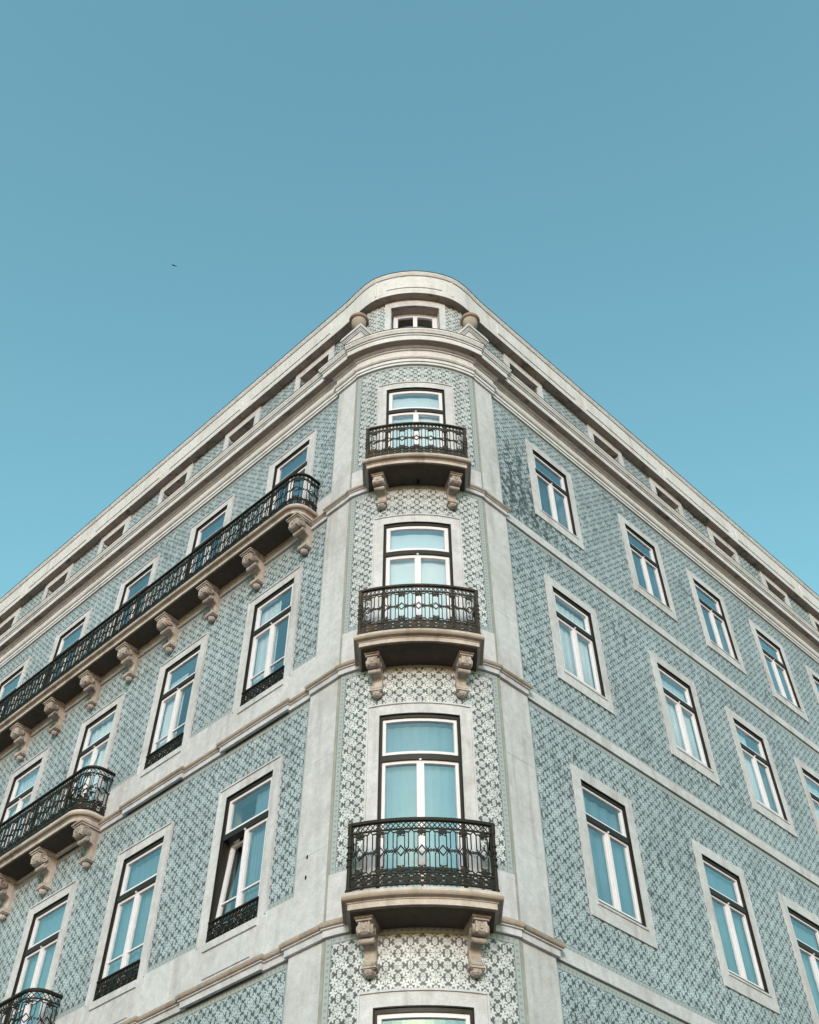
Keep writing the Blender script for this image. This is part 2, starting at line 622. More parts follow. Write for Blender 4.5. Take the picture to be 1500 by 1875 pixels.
def sheet(mb, F, us, zs, holes, n0, n1, per_u=None):
    """wall with openings: front and back faces and the reveals, UV in tile repeats"""
    us = sorted(set(round(x, 4) for x in us + [h[0] for h in holes] + [h[1] for h in holes]))
    zs = sorted(set(round(x, 4) for x in zs + [h[2] for h in holes] + [h[3] for h in holes]))

    def solid(i, j):
        if i < 0 or j < 0 or i >= len(us) - 1 or j >= len(zs) - 1:
            return True
        cu, cz = (us[i] + us[i + 1]) / 2, (zs[j] + zs[j + 1]) / 2
        return not any(h[0] < cu < h[1] and h[2] < cz < h[3] for h in holes)

    def q(c):
        mb.add([F(*x) for x in c], [[0, 1, 2, 3]], [[(x[0] / PER, (x[1] - 7.26) / PER) for x in c]])
    for i in range(len(us) - 1):
        for j in range(len(zs) - 1):
            if not solid(i, j):
                continue
            a, b, c, d = us[i], us[i + 1], zs[j], zs[j + 1]
            q([(a, c, n1), (b, c, n1), (b, d, n1), (a, d, n1)])
            q([(a, c, n0), (a, d, n0), (b, d, n0), (b, c, n0)])
            for di, dj, e in ((-1, 0, [(a, c), (a, d)]), (1, 0, [(b, c), (b, d)]), (0, -1, [(a, c), (b, c)]), (0, 1, [(a, d), (b, d)])):
                ii, jj = i + di, j + dj
                edge = ii < 0 or jj < 0 or ii >= len(us) - 1 or jj >= len(zs) - 1
                if edge or not solid(ii, jj):
                    q([(*e[0], n1), (*e[1], n1), (*e[1], n0), (*e[0], n0)])


holesL = [(c - HW, c + HW, z0, z1) for c in LC for z0, z1 in ROWS_L]
holesR = [(c - HW, c + HW, z0, z1) for c in RC for z0, z1 in ROWS_R]
holesB = [(-BHW, BHW, z0, z1) for z0, z1 in BAYROWS]
# wall cores (mortar bed behind the tiles, n = -0.008)
mb = MB()
sheet(mb, WL, [-PW, LEN], [0, 18.9], holesL, -0.30, -0.008)
wallL = mb.build('wall', 'mortar', ROOT, recalc=False)
wallL['label'] = 'tiled street wall with long balconies'
mb = MB()
sheet(mb, WR, [-PW, LEN], [0, 18.9], holesR, -0.30, -0.008)
wallR = mb.build('wall', 'mortar', ROOT, recalc=False)
wallR['label'] = 'plain tiled street wall without balconies'
mb = MB()
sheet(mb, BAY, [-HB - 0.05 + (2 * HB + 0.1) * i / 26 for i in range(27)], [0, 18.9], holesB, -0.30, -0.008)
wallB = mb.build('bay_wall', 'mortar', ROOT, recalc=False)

# ------------------------------------------------------------------ tiles
random.seed(11)
TG = 0.0012        # half joint


def tile_mesh(i, j):
    mb = MB()
    h = TILE / 2 - TG
    x0, z0 = (i % 2) * 0.5, (j % 2) * 0.5
    P = [(-h, -h), (h, -h), (h, h), (-h, h)]
    pts = [(x, -0.008, z) for x, z in P] + [(x * 0.985, 0.0, z * 0.985) for x, z in P]
    uv = [(x0 + (x + TILE / 2) / PER, z0 + (z + TILE / 2) / PER) for x, z in P]
    fs = [[4, 5, 6, 7]] + [[k, (k + 1) % 4, 4 + (k + 1) % 4, 4 + k] for k in range(4)]
    uvs = [[uv[0], uv[1], uv[2], uv[3]]] + [[uv[k], uv[(k + 1) % 4], uv[(k + 1) % 4], uv[k]] for k in range(4)]
    mb.add(pts, fs, uvs)
    return mb.mesh('tile', 'tile_bay', recalc=False)


TM = {(i, j): tile_mesh(i, j) for i in (0, 1) for j in (0, 1)}


def tiles(F, u0, u1, z0, z1, holes, mb, tilt=0.006, single=None):
    """tiles set on the motif lattice, cut at the panel edge; holes: openings with their stone surrounds"""
    i0, i1 = math.floor(u0 / TILE - 1e-6), math.ceil(u1 / TILE + 1e-6)
    j0, j1 = math.floor((z0 - 7.26) / TILE - 1e-6), math.ceil((z1 - 7.26) / TILE + 1e-6)
    for j in range(j0, j1):
        for i in range(i0, i1):
            a, b = max(i * TILE, u0), min((i + 1) * TILE, u1)
            c, d = max(7.26 + j * TILE, z0), min(7.26 + (j + 1) * TILE, z1)
            if b - a < 0.01 or d - c < 0.01:
                continue
            if any(h[0] <= a + 0.004 and b - 0.004 <= h[1] and h[2] <= c + 0.004 and d - 0.004 <= h[3] for h in holes):
                continue
            if single is not None and b - a > TILE - 0.001 and d - c > TILE - 0.001:
                single.append((i, j))
                continue
            a, b, c, d = a + TG, b - TG, c + TG, d - TG
            e = 0.0012
            t = [random.uniform(-tilt, tilt) * 0.11 for _ in range(3)]
            o = [F(a, c, -0.008), F(b, c, -0.008), F(b, d, -0.008), F(a, d, -0.008),
                 F(a + e, c + e, t[0]), F(b - e, c + e, t[1]), F(b - e, d - e, t[1] + t[2]), F(a + e, d - e, t[0] + t[2])]
            uv = [(x / PER, (z - 7.26) / PER) for x, z in ((a, c), (b, c), (b, d), (a, d))]
            mb.add(o, [[4, 5, 6, 7]] + [[k, (k + 1) % 4, 4 + (k + 1) % 4, 4 + k] for k in range(4)],
                   [uv] + [[uv[k], uv[(k + 1) % 4], uv[(k + 1) % 4], uv[k]] for k in range(4)])


BW = 0.085      # border strip


def border(mb, F, u0, u1, z0, z1, vert, seg=1):
    for s in range(seg):
        a, b = u0 + (u1 - u0) * s / seg, u0 + (u1 - u0) * (s + 1) / seg
        pts = [F(a, z0, 0.001), F(b, z0, 0.001), F(b, z1, 0.001), F(a, z1, 0.001), F(a, z0, -0.009), F(b, z0, -0.009), F(b, z1, -0.009), F(a, z1, -0.009)]
        uv = [(z0, 0), (z0, 1), (z1, 1), (z1, 0)] if vert else [(a, 0), (b, 0), (b, 1), (a, 1)]
        z = [(0, 0.5)] * 4
        mb.add(pts, [[0, 1, 2, 3], [4, 5, 1, 0], [5, 6, 2, 1], [6, 7, 3, 2], [7, 4, 0, 3]], [uv, z, z, z, z])


SURR = 0.165
pilU = [-0.0, -0.05, -0.10]          # outer edge of the pilaster, narrowing storey by storey


def outer_holes(cs, hw, rows, sb):
    return [(c - hw - SURR, c + hw + SURR, z0 - sb[i], z1 + SURR) for c in cs for i, (z0, z1) in enumerate(rows)]


# panels: (z0,z1) per storey
for F, wall, dado, cs, rows, sb in ((WL, wallL, 0.60, LC, ROWS_L, (0.6, 0.6, 0.12)), (WR, wallR, 0.02, RC, ROWS_R, (0.2, 0.2, 0.2))):
    H = outer_holes(cs, HW, rows, sb)
    mbb = MB()
    zs = [(6.1, ZE - 0.17), (ZE + dado, ZD - 0.17), (ZD + dado, ZC - 0.17), (ZC + dado * 0.8, ZARC + 0.02)]
    for k, (z0, z1) in enumerate(zs):
        u0 = pilU[max(k - 1, 0)]
        mb = MB()
        lo = BW if k else 0
        tiles(F, u0 + BW, LEN, z0 + lo, z1 - BW, H, mb)
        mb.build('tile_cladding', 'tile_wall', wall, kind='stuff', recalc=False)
        border(mbb, F, u0, u0 + BW, z0, z1, True)
        border(mbb, F, u0 + BW, LEN, z1 - BW, z1, False)
        if k and dado < 0.1:
            border(mbb, F, u0 + BW, LEN, z0, z0 + BW, False)
        elif k:
            xs = [u0 + BW] + [x for c in cs for x in (c - HW - SURR, c + HW + SURR)] + [LEN]
            for a, b in zip(xs[::2], xs[1::2]):
                border(mbb, F, a, b, z0, z0 + BW, False)
    mbb.build('tile_border', 'border', wall, kind='stuff', recalc=False)
    # plain lower storey, out of sight, keeps the tile print
    mb = MB()
    sheet(mb, F, [pilU[0], LEN], [0, 6.1], [], -0.008, 0.0)
    mb.build('tile_cladding', 'tile_wall', wall, kind='stuff', recalc=False)

HBt = outer_holes([0], BHW, BAYROWS, (0.1,) * 4)
zs = [(4.4, ZE - 0.17), (ZE + 0.60, ZD - 0.17), (ZD + 0.60, ZC - 0.17), (ZC + 0.50, ZARC + 0.02)]
mbb, mb, singles = MB(), MB(), []
for k, (z0, z1) in enumerate(zs):
    tiles(BAY, -HB + BW, HB - BW, z0 + (BW if k else 0), z1 - BW, HBt, mb, single=singles)
    for s in (-1, 1):
        a, b = sorted((s * HB, s * (HB - BW)))
        border(mbb, BAY, a, b, z0, z1, True)
    border(mbb, BAY, -HB + BW, HB - BW, z1 - BW, z1, False, 16)
    if k:
        for s in (-1, 1):
            a, b = sorted((s * (HB - BW), s * (BHW + SURR)))
            border(mbb, BAY, a, b, z0, z0 + BW, False, 4)
vis = sorted([q for q in singles if 7.26 + q[1] * TILE > 6.2], key=lambda q: q[1])
one = set(vis[:300])
for (i, j) in vis[:300]:
    uc, zc = (i + 0.5) * TILE, 7.26 + (j + 0.5) * TILE
    a = uc / BR
    x, y, z = BAY(uc, zc, 0)
    R = Matrix.Rotation(a, 4, 'Z') @ Matrix.Rotation(PI, 4, 'Z')
    # local X must run along +u, Y outwards: mirror-free frame needs X along +u and Y = outwards reversed print
    U = Vector((math.cos(a), math.sin(a), 0))
    Nn = Vector((math.sin(a), -math.cos(a), 0))
    R = Matrix(((-U.x, Nn.x, 0, x), (-U.y, Nn.y, 0, y), (0, 0, 1, z), (0, 0, 0, 1)))
    R = R @ Matrix.Rotation(random.uniform(-0.005, 0.005), 4, 'X') @ Matrix.Rotation(random.uniform(-0.005, 0.005), 4, 'Z')
    link('tile', TM[((i + 1) % 2, j % 2)], wallB, R)
for (i, j) in singles:
    if (i, j) in one:
        continue
    a, b, c, d = i * TILE + TG, (i + 1) * TILE - TG, 7.26 + j * TILE + TG, 7.26 + (j + 1) * TILE - TG
    e = 0.0012
    t = [random.uniform(-0.006, 0.006) * 0.11 for _ in range(3)]
    o = [BAY(a, c, -0.008), BAY(b, c, -0.008), BAY(b, d, -0.008), BAY(a, d, -0.008),
         BAY(a + e, c + e, t[0]), BAY(b - e, c + e, t[1]), BAY(b - e, d - e, t[1] + t[2]), BAY(a + e, d - e, t[0] + t[2])]
    uv = [(x / PER, (z - 7.26) / PER) for x, z in ((a, c), (b, c), (b, d), (a, d))]
    mb.add(o, [[4, 5, 6, 7]] + [[k, (k + 1) % 4, 4 + (k + 1) % 4, 4 + k] for k in range(4)],
           [uv] + [[uv[k], uv[(k + 1) % 4], uv[(k + 1) % 4], uv[k]] for k in range(4)])
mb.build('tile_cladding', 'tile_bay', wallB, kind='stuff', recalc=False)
mbb.build('tile_border', 'border', wallB, kind='stuff', recalc=False)

# ------------------------------------------------------------------ pilasters
for F in (WL, WR):
    for k, (z0, z1) in enumerate(((0, ZE - 0.10), (ZE - 0.10, ZD - 0.10), (ZD - 0.10, ZC - 0.10), (ZC - 0.10, ZARC + 0.02))):
        cuts = [z0] + [z0 + (z1 - z0) * q for q in ((0.52,), (0.30, 0.66), (0.34, 0.70), (0.38, 0.74))[k]] + [z1]
        core = MB()
        core.box(F, -PW + 0.004, pilU[max(k - 1, 0)] - 0.004, z0 + 0.001, z1 - 0.001, -0.06, 0.046)
        po = core.build('pilaster', 'mortar', ROOT)
        for c0, c1 in zip(cuts, cuts[1:]):
            mb = MB()
            mb.box(F, -PW, pilU[max(k - 1, 0)], c0 + 0.0015, c1 - 0.0015, -0.055, 0.05 + random.uniform(-0.0008, 0.0008))
            mb.build('stone_block', 'stone', po)
        mb = MB()
        mb.box(F, -PW - 0.006, -PW + 0.016, z0 + 0.002, z1 - 0.002, -0.02, 0.0535)
        mb.build('edge_bead', 'brown', po)
        if F is WL and k == 1:
            for zz, uu in ((8.62, -0.19), (8.35, -0.19)):
                mh = MB()
                mh.disc(F, (uu, zz), 0.016, 0.03, 0.04, 0.053, 8)  # raised black disc; the shade inside a hole is put into its colour
                mh.build('anchor_hole', 'hole', po)

# ------------------------------------------------------------------ string courses and dados
TOR = [(0, 0), (0.07, 0), (0.088, -0.022), (0.092, -0.045), (0.085, -0.065), (0.064, -0.078), (0, -0.078)]
FAS = [(-0.004, -0.079), (0.066, -0.079), (0.066, -0.090), (0.042, -0.096), (0.042, -0.172), (-0.004, -0.172)]
for z, k in ((ZE, 0), (ZD, 1), (ZC, 2)):
    jogs = [(c - HW - 0.21, c + HW + 0.21, 0.045) for c in LC] if k < 2 else []
    up_ = pilU[min(k, 2)]
    P = base_path(up_, up_, jogs)
    nR = len(P) - 1      # the right wall carries a flat band instead
    Pm = P[:nR]
    Pm[-1] = WR.xy(up_, 0.0)
    for prof, nm, mt in ((TOR, 'torus_moulding', 'brown'), (FAS, 'string_course', 'stone')):
        mb = MB()
        sweep(mb, Pm, [(n, z + dz) for n, dz in prof])
        mb.build(nm, mt, ROOT)
    mb = MB()
    mb.box(WR, up_ + 0.001, LEN, z - 0.155, z + 0.02, -0.02, 0.032)
    mb.build('string_course', 'stone', ROOT)
    # stone dado under the tiles on the balcony side and on the bay
    dz = 0.60 if k < 2 else 0.48
    xs = [up_ + 0.001] + [x for c in LC for x in (c - HW - SURR, c + HW + SURR)] + [LEN]
    for a, b in zip(xs[::2], xs[1::2]):
        mb = MB()
        mb.box(WL, a, b, z + 0.001, z + dz, -0.02, 0.014)
        mb.build('dado', 'stone', ROOT)
    for s in (-1, 1):
        a, b = sorted((s * HB, s * (BHW + SURR)))
        mb = MB()
        mb.box(BAY, a, b, z + 0.001, z + dz, -0.02, 0.014, 4)
        mb.build('dado', 'stone', ROOT)

# ------------------------------------------------------------------ main cornice
PC = base_path(pilU[2], pilU[2])
ARCH = [(-0.02, 18.47), (0.040, 18.47), (0.040, 18.525), (0.012, 18.527), (0.012, 18.542), (0.055, 18.543), (0.055, 18.62), (0.025, 18.622), (0.025, 18.638), (0.070, 18.64), (0.092, 18.665), (0.092, 18.70), (-0.02, 18.70)]
FRZ = [(-0.02, 18.7005), (0.015, 18.7005), (0.015, 18.716), (0.045, 18.717), (0.045, 18.90), (-0.02, 18.90)]
BED = [(-0.02, 18.9005), (0.030, 18.9005), (0.030, 18.914), (0.070, 18.915), (0.075, 18.935), (0.050, 18.937), (0.050, 18.95), (0.098, 18.952), (0.12, 18.975), (0.13, 18.995), (-0.02, 18.995)]
COR = [(-0.25, 18.9955), (0.235, 18.9955), (0.235, 18.985), (0.25, 18.985), (0.25, 19.115), (0.225, 19.117), (0.225, 19.133), (0.265, 19.134), (0.265, 19.165), (0.24, 19.167), (0.24, 19.182), (0.285, 19.183), (0.305, 19.225), (0.318, 19.24), (0.318, 19.285), (-0.25, 19.40)]
for prof, nm, mt in ((ARCH, 'architrave', 'cornice'), (FRZ, 'frieze', 'cornice'), (BED, 'bed_moulding', 'cornice'), (COR, 'cornice', 'cornice')):
    mb = MB()
    sweep(mb, PC, prof)
    mb.build(nm, mt, ROOT)
mb = MB()
sweep(mb, PC, [(0.20, 19.312), (0.325, 19.287), (0.325, 19.300), (0.20, 19.326)])
mb.build('flashing', 'lead', ROOT)
mb = MB()
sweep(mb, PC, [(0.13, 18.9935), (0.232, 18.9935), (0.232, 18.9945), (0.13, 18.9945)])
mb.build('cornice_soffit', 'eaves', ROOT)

# ------------------------------------------------------------------ attic storey, set back behind the cornice
AB = -0.30


class Shift:
    def __init__(self, F, d):
        self.F, self.d = F, d

    def __call__(self, u, z, n):
        return self.F(u, z, n + self.d)

    def frame(self, u, z, n=0.0):
        return self.F.frame(u, z, n + self.d)


AWL, AWR, ABAY = Shift(WL, AB), Shift(WR, AB), Shift(BAY, AB)
for F, at, lab in ((AWL, ATL, 'L'), (AWR, ATR, 'R')):
    mb = MB()
    sheet(mb, F, [-0.35, LEN], [19.2, ZEAVE + 0.2], [(c - h, c + h, *ATZ) for c, h in at], -0.25, 0.0)
    mb.build('attic_wall', 'tile_wall', ROOT, recalc=False)
mb = MB()
hb2 = HB + 0.1
sheet(mb, ABAY, [-hb2 + 2 * hb2 * i / 26 for i in range(27)], [19.2, ZEAVE + 0.2], [(-0.60, 0.60, *ATZ)], -0.25, 0.0)
mb.build('attic_wall', 'tile_bay', ROOT, recalc=False)
SP = smooth_path()
mb = MB()
sweep(mb, SP, [(AB - 0.25, ZEAVE + 0.001), (AB + 0.195, ZEAVE + 0.001), (AB + 0.195, ZEAVE + 0.10), (AB + 0.165, ZEAVE + 0.102), (AB + 0.165, ZEAVE + 0.122), (AB + 0.185, ZEAVE + 0.124), (AB + 0.185, ZTOP - 0.125), (AB + 0.16, ZTOP - 0.122), (AB + 0.16, ZTOP - 0.10), (AB + 0.20, ZTOP - 0.095), (AB + 0.235, ZTOP - 0.03), (AB + 0.235, ZTOP), (AB - 0.25, ZTOP)])
par = mb.build('parapet', 'cornice', ROOT)
mb = MB()
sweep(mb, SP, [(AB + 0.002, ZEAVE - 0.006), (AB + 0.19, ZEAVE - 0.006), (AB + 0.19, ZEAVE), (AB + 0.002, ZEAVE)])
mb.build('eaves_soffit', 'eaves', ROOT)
mb = MB()
sweep(mb, SP, [(AB - 0.2, ZTOP + 0.001), (AB + 0.245, ZTOP + 0.001), (AB + 0.245, ZTOP + 0.016), (AB - 0.2, ZTOP + 0.03)])
mb.build('flashing', 'lead', ROOT)


def panel_outline(mb, F, u0, u1, z0, z1, n0, n1, seg=1):
    c = 0.07
    for s in range(seg):
        a, b = u0 + (u1 - u0) * s / seg, u0 + (u1 - u0) * (s + 1) / seg
        lo = z0
        zz = []
        for x in (a, b):
            d = min(x - u0, u1 - x)
            zz.append(z1 - (c - d) if d < c else z1)
        pts = [F(a, lo, n0), F(b, lo, n0), F(b, zz[1], n0), F(a, zz[0], n0), F(a, lo, n1), F(b, lo, n1), F(b, zz[1], n1), F(a, zz[0], n1)]
        mb.add(pts, [[0, 1, 2, 3], [4, 5, 6, 7], [0, 1, 5, 4], [1, 2, 6, 5], [2, 3, 7, 6], [3, 0, 4, 7]])


for F in (AWL, AWR):
    for i in range(5):
        a = 0.55 + i * 2.95
        mb = MB()
        xs = [a, a + 0.07, a + 2.48, a + 2.55]
        poly = [(a, ZEAVE + 0.2), (a + 2.55, ZEAVE + 0.2), (a + 2.55, ZTOP - 0.27), (a + 2.48, ZTOP - 0.2), (a + 0.07, ZTOP - 0.2), (a, ZTOP - 0.27)]
        pts = [F(x, z, 0.184) for x, z in poly] + [F(x, z, 0.205) for x, z in poly]
        mb.add(pts, [[0, 1, 2, 3, 4, 5], [11, 10, 9, 8, 7, 6]] + [[k, (k + 1) % 6, 6 + (k + 1) % 6, 6 + k] for k in range(6)])
        mb.build('parapet_panel', 'cornice', par)
        if i:
            mb = MB()
            mb.box(F, a - 0.225, a - 0.175, ZEAVE + 0.13, ZTOP - 0.13, 0.184, 0.192)
            mb.build('parapet_joint_strip', 'cornice', par)
mb = MB()
for s in range(16):
    a, b = -0.62 + 1.24 * s / 16, -0.62 + 1.24 * (s + 1) / 16
    zt = lambda x: ZTOP - 0.22 - max(0, 0.16 - (0.62 - abs(x))) * 0.9
    pts = [ABAY(a, ZEAVE + 0.22, 0.18), ABAY(b, ZEAVE + 0.22, 0.18), ABAY(b, zt(b), 0.18), ABAY(a, zt(a), 0.18),
           ABAY(a, ZEAVE + 0.22, 0.205), ABAY(b, ZEAVE + 0.22, 0.205), ABAY(b, zt(b), 0.205), ABAY(a, zt(a), 0.205)]
    mb.add(pts, [[0, 1, 2, 3], [4, 5, 6, 7], [0, 1, 5, 4], [2, 3, 7, 6]] + ([[0, 3, 7, 4]] if s == 0 else []) + ([[1, 2, 6, 5]] if s == 15 else []))
mb.build('parapet_panel', 'cornice', par)
for s in (-1, 1):
    mb = MB()
    a, b = sorted((s * 0.86, s * 0.90))
    mb.box(ABAY, a, b, ZEAVE + 0.13, ZTOP - 0.13, 0.184, 0.193)
    mb.build('parapet_joint_strip', 'cornice', par)

# flat roof and dark rooms behind the windows
mb = MB()
rp = [WL.xy(LEN, -0.4), BAY(-HB, 0, -0.5)[:2], BAY(0, 0, -0.5)[:2], BAY(HB, 0, -0.5)[:2], WR.xy(LEN, -0.4)]
k = len(rp)
mb.add([(x, y, 22.0) for x, y in rp] + [(x, y, 22.08) for x, y in rp], [list(range(k)), list(range(2 * k - 1, k - 1, -1))] + [[i, (i + 1) % k, k + (i + 1) % k, k + i] for i in range(k)])
mb.build('roof', 'roof', ROOT)
for z in (7.45, 11.2, 14.98, 18.75):
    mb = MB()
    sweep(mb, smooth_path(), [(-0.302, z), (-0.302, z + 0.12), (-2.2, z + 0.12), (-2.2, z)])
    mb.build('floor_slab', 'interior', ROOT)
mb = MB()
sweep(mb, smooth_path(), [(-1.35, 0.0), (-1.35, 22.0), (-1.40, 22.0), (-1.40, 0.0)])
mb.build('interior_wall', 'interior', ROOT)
for F in (WL, WR):
    mb = MB()
    mb.box(F, LEN, LEN + 0.3, 0, 22.0, -8.0, -0.001)
    mb.build('end_wall', 'mortar', ROOT)


# ------------------------------------------------------------------ windows
def win_parts(F, uc, zb, hw, h, top, tz, sill, fillet, bars, seg=1, guard=False, ajar=False, sw=0.045, lean=0.0):
    """all meshes of one window; z measured from the bottom of the opening"""
    D = []
    u0, u1 = uc - hw, uc + hw
    zt = zb + h
    f = SURR
    mb = MB()
    mb.box(F, u0 - f, u0, zb, zt, -0.03, 0.022)
    mb.box(F, u1, u1 + f, zb, zt, -0.03, 0.022)
    mb.box(F, u0 - f, u1 + f, zt, zt + top, -0.03, 0.0222, seg)
    if sill:
        mb.box(F, u0 - f, u1 + f, zb - sill, zb, -0.03, 0.0222, seg)
        mb.box(F, u0 - 0.02, u1 + 0.02, zb - 0.03, zb + 0.001, 0.0222, 0.036, seg)
    if fillet:
        mb.box(F, u0 - f - 0.001, u1 + f + 0.001, zt + top - 0.022, zt + top + 0.001, 0.0222, 0.040, seg)
        for s in (u0 - f, u1 + f - 0.022):
            mb.box(F, s, s + 0.022, zb, zt + top - 0.022, 0.0221, 0.036)
    D.append(('window', mb, 'stone'))
    # dark lining and fixed frame
    fd, fr, ft = 0.004, 0.036, 0.058
    mb = MB()
    mb.box(F, u0 + 0.0005, u0 + 0.010, zb, zt - 0.010, -0.11, 0.017)
    mb.box(F, u1 - 0.010, u1 - 0.0005, zb, zt - 0.010, -0.11, 0.017)
    mb.box(F, u0 + 0.0005, u1 - 0.0005, zt - 0.010, zt - 0.0005, -0.11, 0.017, seg)
    mb.box(F, u0 + 0.010, u0 + fr, zb, zt - ft, -0.11, -fd)
    mb.box(F, u1 - fr, u1 - 0.010, zb, zt - ft, -0.11, -fd)
    mb.box(F, u0 + 0.010, u1 - 0.010, zt - ft, zt - 0.010, -0.11, -fd, seg)
    mb.box(F, u0 + fr, u1 - fr, zb, zb + 0.05, -0.11, -fd + 0.006, seg)
    D.append(('frame', mb, 'frame'))
    a, b = u0 + fr, u1 - fr
    z_lo, z_hi = zb + 0.05, zt - ft
    t0, t1 = zb + tz, zb + tz + 0.085
    mb = MB()
    mb.box(F, a, b, t0, t1, -0.11, -fd + 0.008, seg)
    D.append(('transom', mb, 'frame'))

    def sash(x0, x1, za, zc, wl_, wr_, sg, bar=None):
        mb = MB()
        n0, n1 = -0.080, -0.022
        mb.box(F, x0, x0 + wl_, za, zc, n0, n1)
        mb.box(F, x1 - wr_, x1, za, zc, n0, n1)
        mb.box(F, x0 + wl_, x1 - wr_, zc - sw, zc, n0, n1 - 0.001, sg)
        mb.box(F, x0 + wl_, x1 - wr_, za, za + sw + 0.015, n0, n1 - 0.001, sg)
        if bar:
            mb.box(F, x0 + wl_, x1 - wr_, bar - 0.012, bar + 0.012, n0 + 0.01, n1 - 0.012, sg)
        g_ = MB()
        g_.box(F, x0 + wl_ - 0.004, x1 - wr_ + 0.004, za + sw + 0.01, zc - sw + 0.004, -0.054, -0.049, sg)
        return mb, g_
    mid = uc
    sg = max(1, seg // 2)
    top_s = sash(a + 0.002, b - 0.002, t1 + 0.001, z_hi - 0.001, sw, sw, seg)
    bz = z_lo + (t0 - z_lo) * 0.36 if bars else None
    l_s = sash(a + 0.002, mid - 0.001, z_lo + 0.001, t0 - 0.001, sw, 0.046, sg, bz)
    r_s = sash(mid + 0.001, b - 0.002, z_lo + 0.001, t0 - 0.001, 0.046, sw, sg, bz)
    D += [('sash', top_s[0], 'sash'), ('pane', top_s[1], 'glass')]
    if ajar:
        # the leaf farther from the corner is tilted inwards at its top
        for mb_ in r_s:
            mb_.v = [(x, y - (z - z_lo) * 0.085 - 0.004, z - (z - z_lo) * 0.004) for x, y, z in mb_.v]
    for s_ in (l_s, r_s):
        D += [('sash', s_[0], 'sash'), ('pane', s_[1], 'glass')]
    mb = MB()
    mb.box(F, mid - 0.014, mid + 0.014, z_lo, t0 - 0.001, -0.0215, -0.012)
    mb.disc(F, (mid, t0 - 0.002), 0.016, 0.014, -0.021, 0.006, 8)
    D.append(('meeting_bead', mb, 'sash'))
    if guard:
        D.append(('window_guard', guard_mesh(F, u0, u1, zb), 'iron'))
    return D


def guard_mesh(F, u0, u1, zb):
    mb = MB()
    d0, d1 = 0.004, 0.020
    h = 0.29
    mb.box(F, u0 + 0.011, u1 - 0.011, zb + h - 0.02, zb + h, -0.012, 0.034)
    mb.box(F, u0 + 0.011, u1 - 0.011, zb + 0.008, zb + 0.024, d0, d1)
    mb.box(F, u0 + 0.011, u1 - 0.011, zb + h - 0.098, zb + h - 0.084, d0, d1)
    w = (u1 - u0 - 0.024)
    k = 15
    for i in range(k):
        a, b = u0 + 0.012 + w * i / k, u0 + 0.012 + w * (i + 1) / k
        mb.bar(F, (a, zb + h - 0.085), (b, zb + h - 0.02), 0.010, d0, d1)
        mb.bar(F, (b, zb + h - 0.085), (a, zb + h - 0.02), 0.010, d0 + 0.001, d1 + 0.001)
    k = 7
    for i in range(k):
        c = u0 + 0.012 + w * (i + 0.5) / k
        mb.ring(F, (c, zb + 0.108), 0.056, 0.014, d0, d1, 10)
        mb.disc(F, (c, zb + 0.108), 0.030, 0.030, d0, d1 + 0.004, 12, 4, 0.35)
        for s in (-1, 1):
            mb.disc(F, (c + s * 0.065, zb + 0.165), 0.020, 0.020, d0, d1, 8)
            mb.disc(F, (c + s * 0.065, zb + 0.05), 0.020, 0.020, d0, d1, 8)
    return mb


CACHE = {}


def place_window(key, W, uc, zb, **kw):
    if key not in CACHE:
        CACHE[key] = [(n, mb.mesh(n, mt), mt) for n, mb, mt in win_parts(LOC, 0, 0, **kw)]
    mtx = W.frame(uc, zb)
    root = None
    for n, me, mt in CACHE[key]:
        o = link(n, me, ROOT if root is None else root, mtx)
        if root is None:
            root = o
    return root


WIN = {}
for r, (z0, z1) in enumerate(ROWS_L):
    for c, uc in enumerate(LC):
        guard = r < 2 and c < 2
        ajar = (r == 0 and c == 0)
        key = 'L%d%s%s' % (r, 'g' if guard else '', 'a' if ajar else '')
        WIN['L', r, c] = place_window(key, WL, uc, z0, hw=HW, h=z1 - z0, top=SURR, tz=(z1 - z0) - 0.70, sill=0, fillet=True, bars=True, guard=guard, ajar=ajar, sw=0.04 if r == 0 else 0.05)
        if r < 2:
            mb = MB()
            zb = (ZE, ZD)[r]
            w = HW + SURR
            mb.box(LOC, -w, w, zb - z0 + 0.001, 0, -0.02, 0.0222)
            mb.box(LOC, -HW - 0.02, HW + 0.02, -0.10, -0.001, 0.0222, 0.045)
            mb.box(LOC, -HW + 0.05, HW - 0.05, zb - z0 + 0.10, -0.20, 0.0222, 0.040)
            mb.box(LOC, -HW - 0.04, HW + 0.04, zb - z0 + 0.001, zb - z0 + 0.06, 0.0222, 0.050)
            mb.build('apron', 'stone', WIN['L', r, c], mtx=WL.frame(uc, z0))
for r, (z0, z1) in enumerate(ROWS_R):
    for c, uc in enumerate(RC):
        WIN['R', r, c] = place_window('R%d' % r, WR, uc, z0, hw=HW, h=z1 - z0, top=0.17, tz=(z1 - z0) - 0.62, sill=0.22, fillet=False, bars=False, sw=0.032 if r == 0 else 0.05)
for r, (z0, z1) in enumerate(BAYROWS):
    root = None
    for n, mb, mt in win_parts(BAY, 0, z0, BHW, z1 - z0, 0.17, (z1 - z0) - 0.715, 0, True, False, seg=8, sw=(0.045, 0.042, 0.06, 0.06)[r]):
        o = mb.build(n, mt, ROOT if root is None else root)
        root = root or o
    WIN['B', r, 0] = root


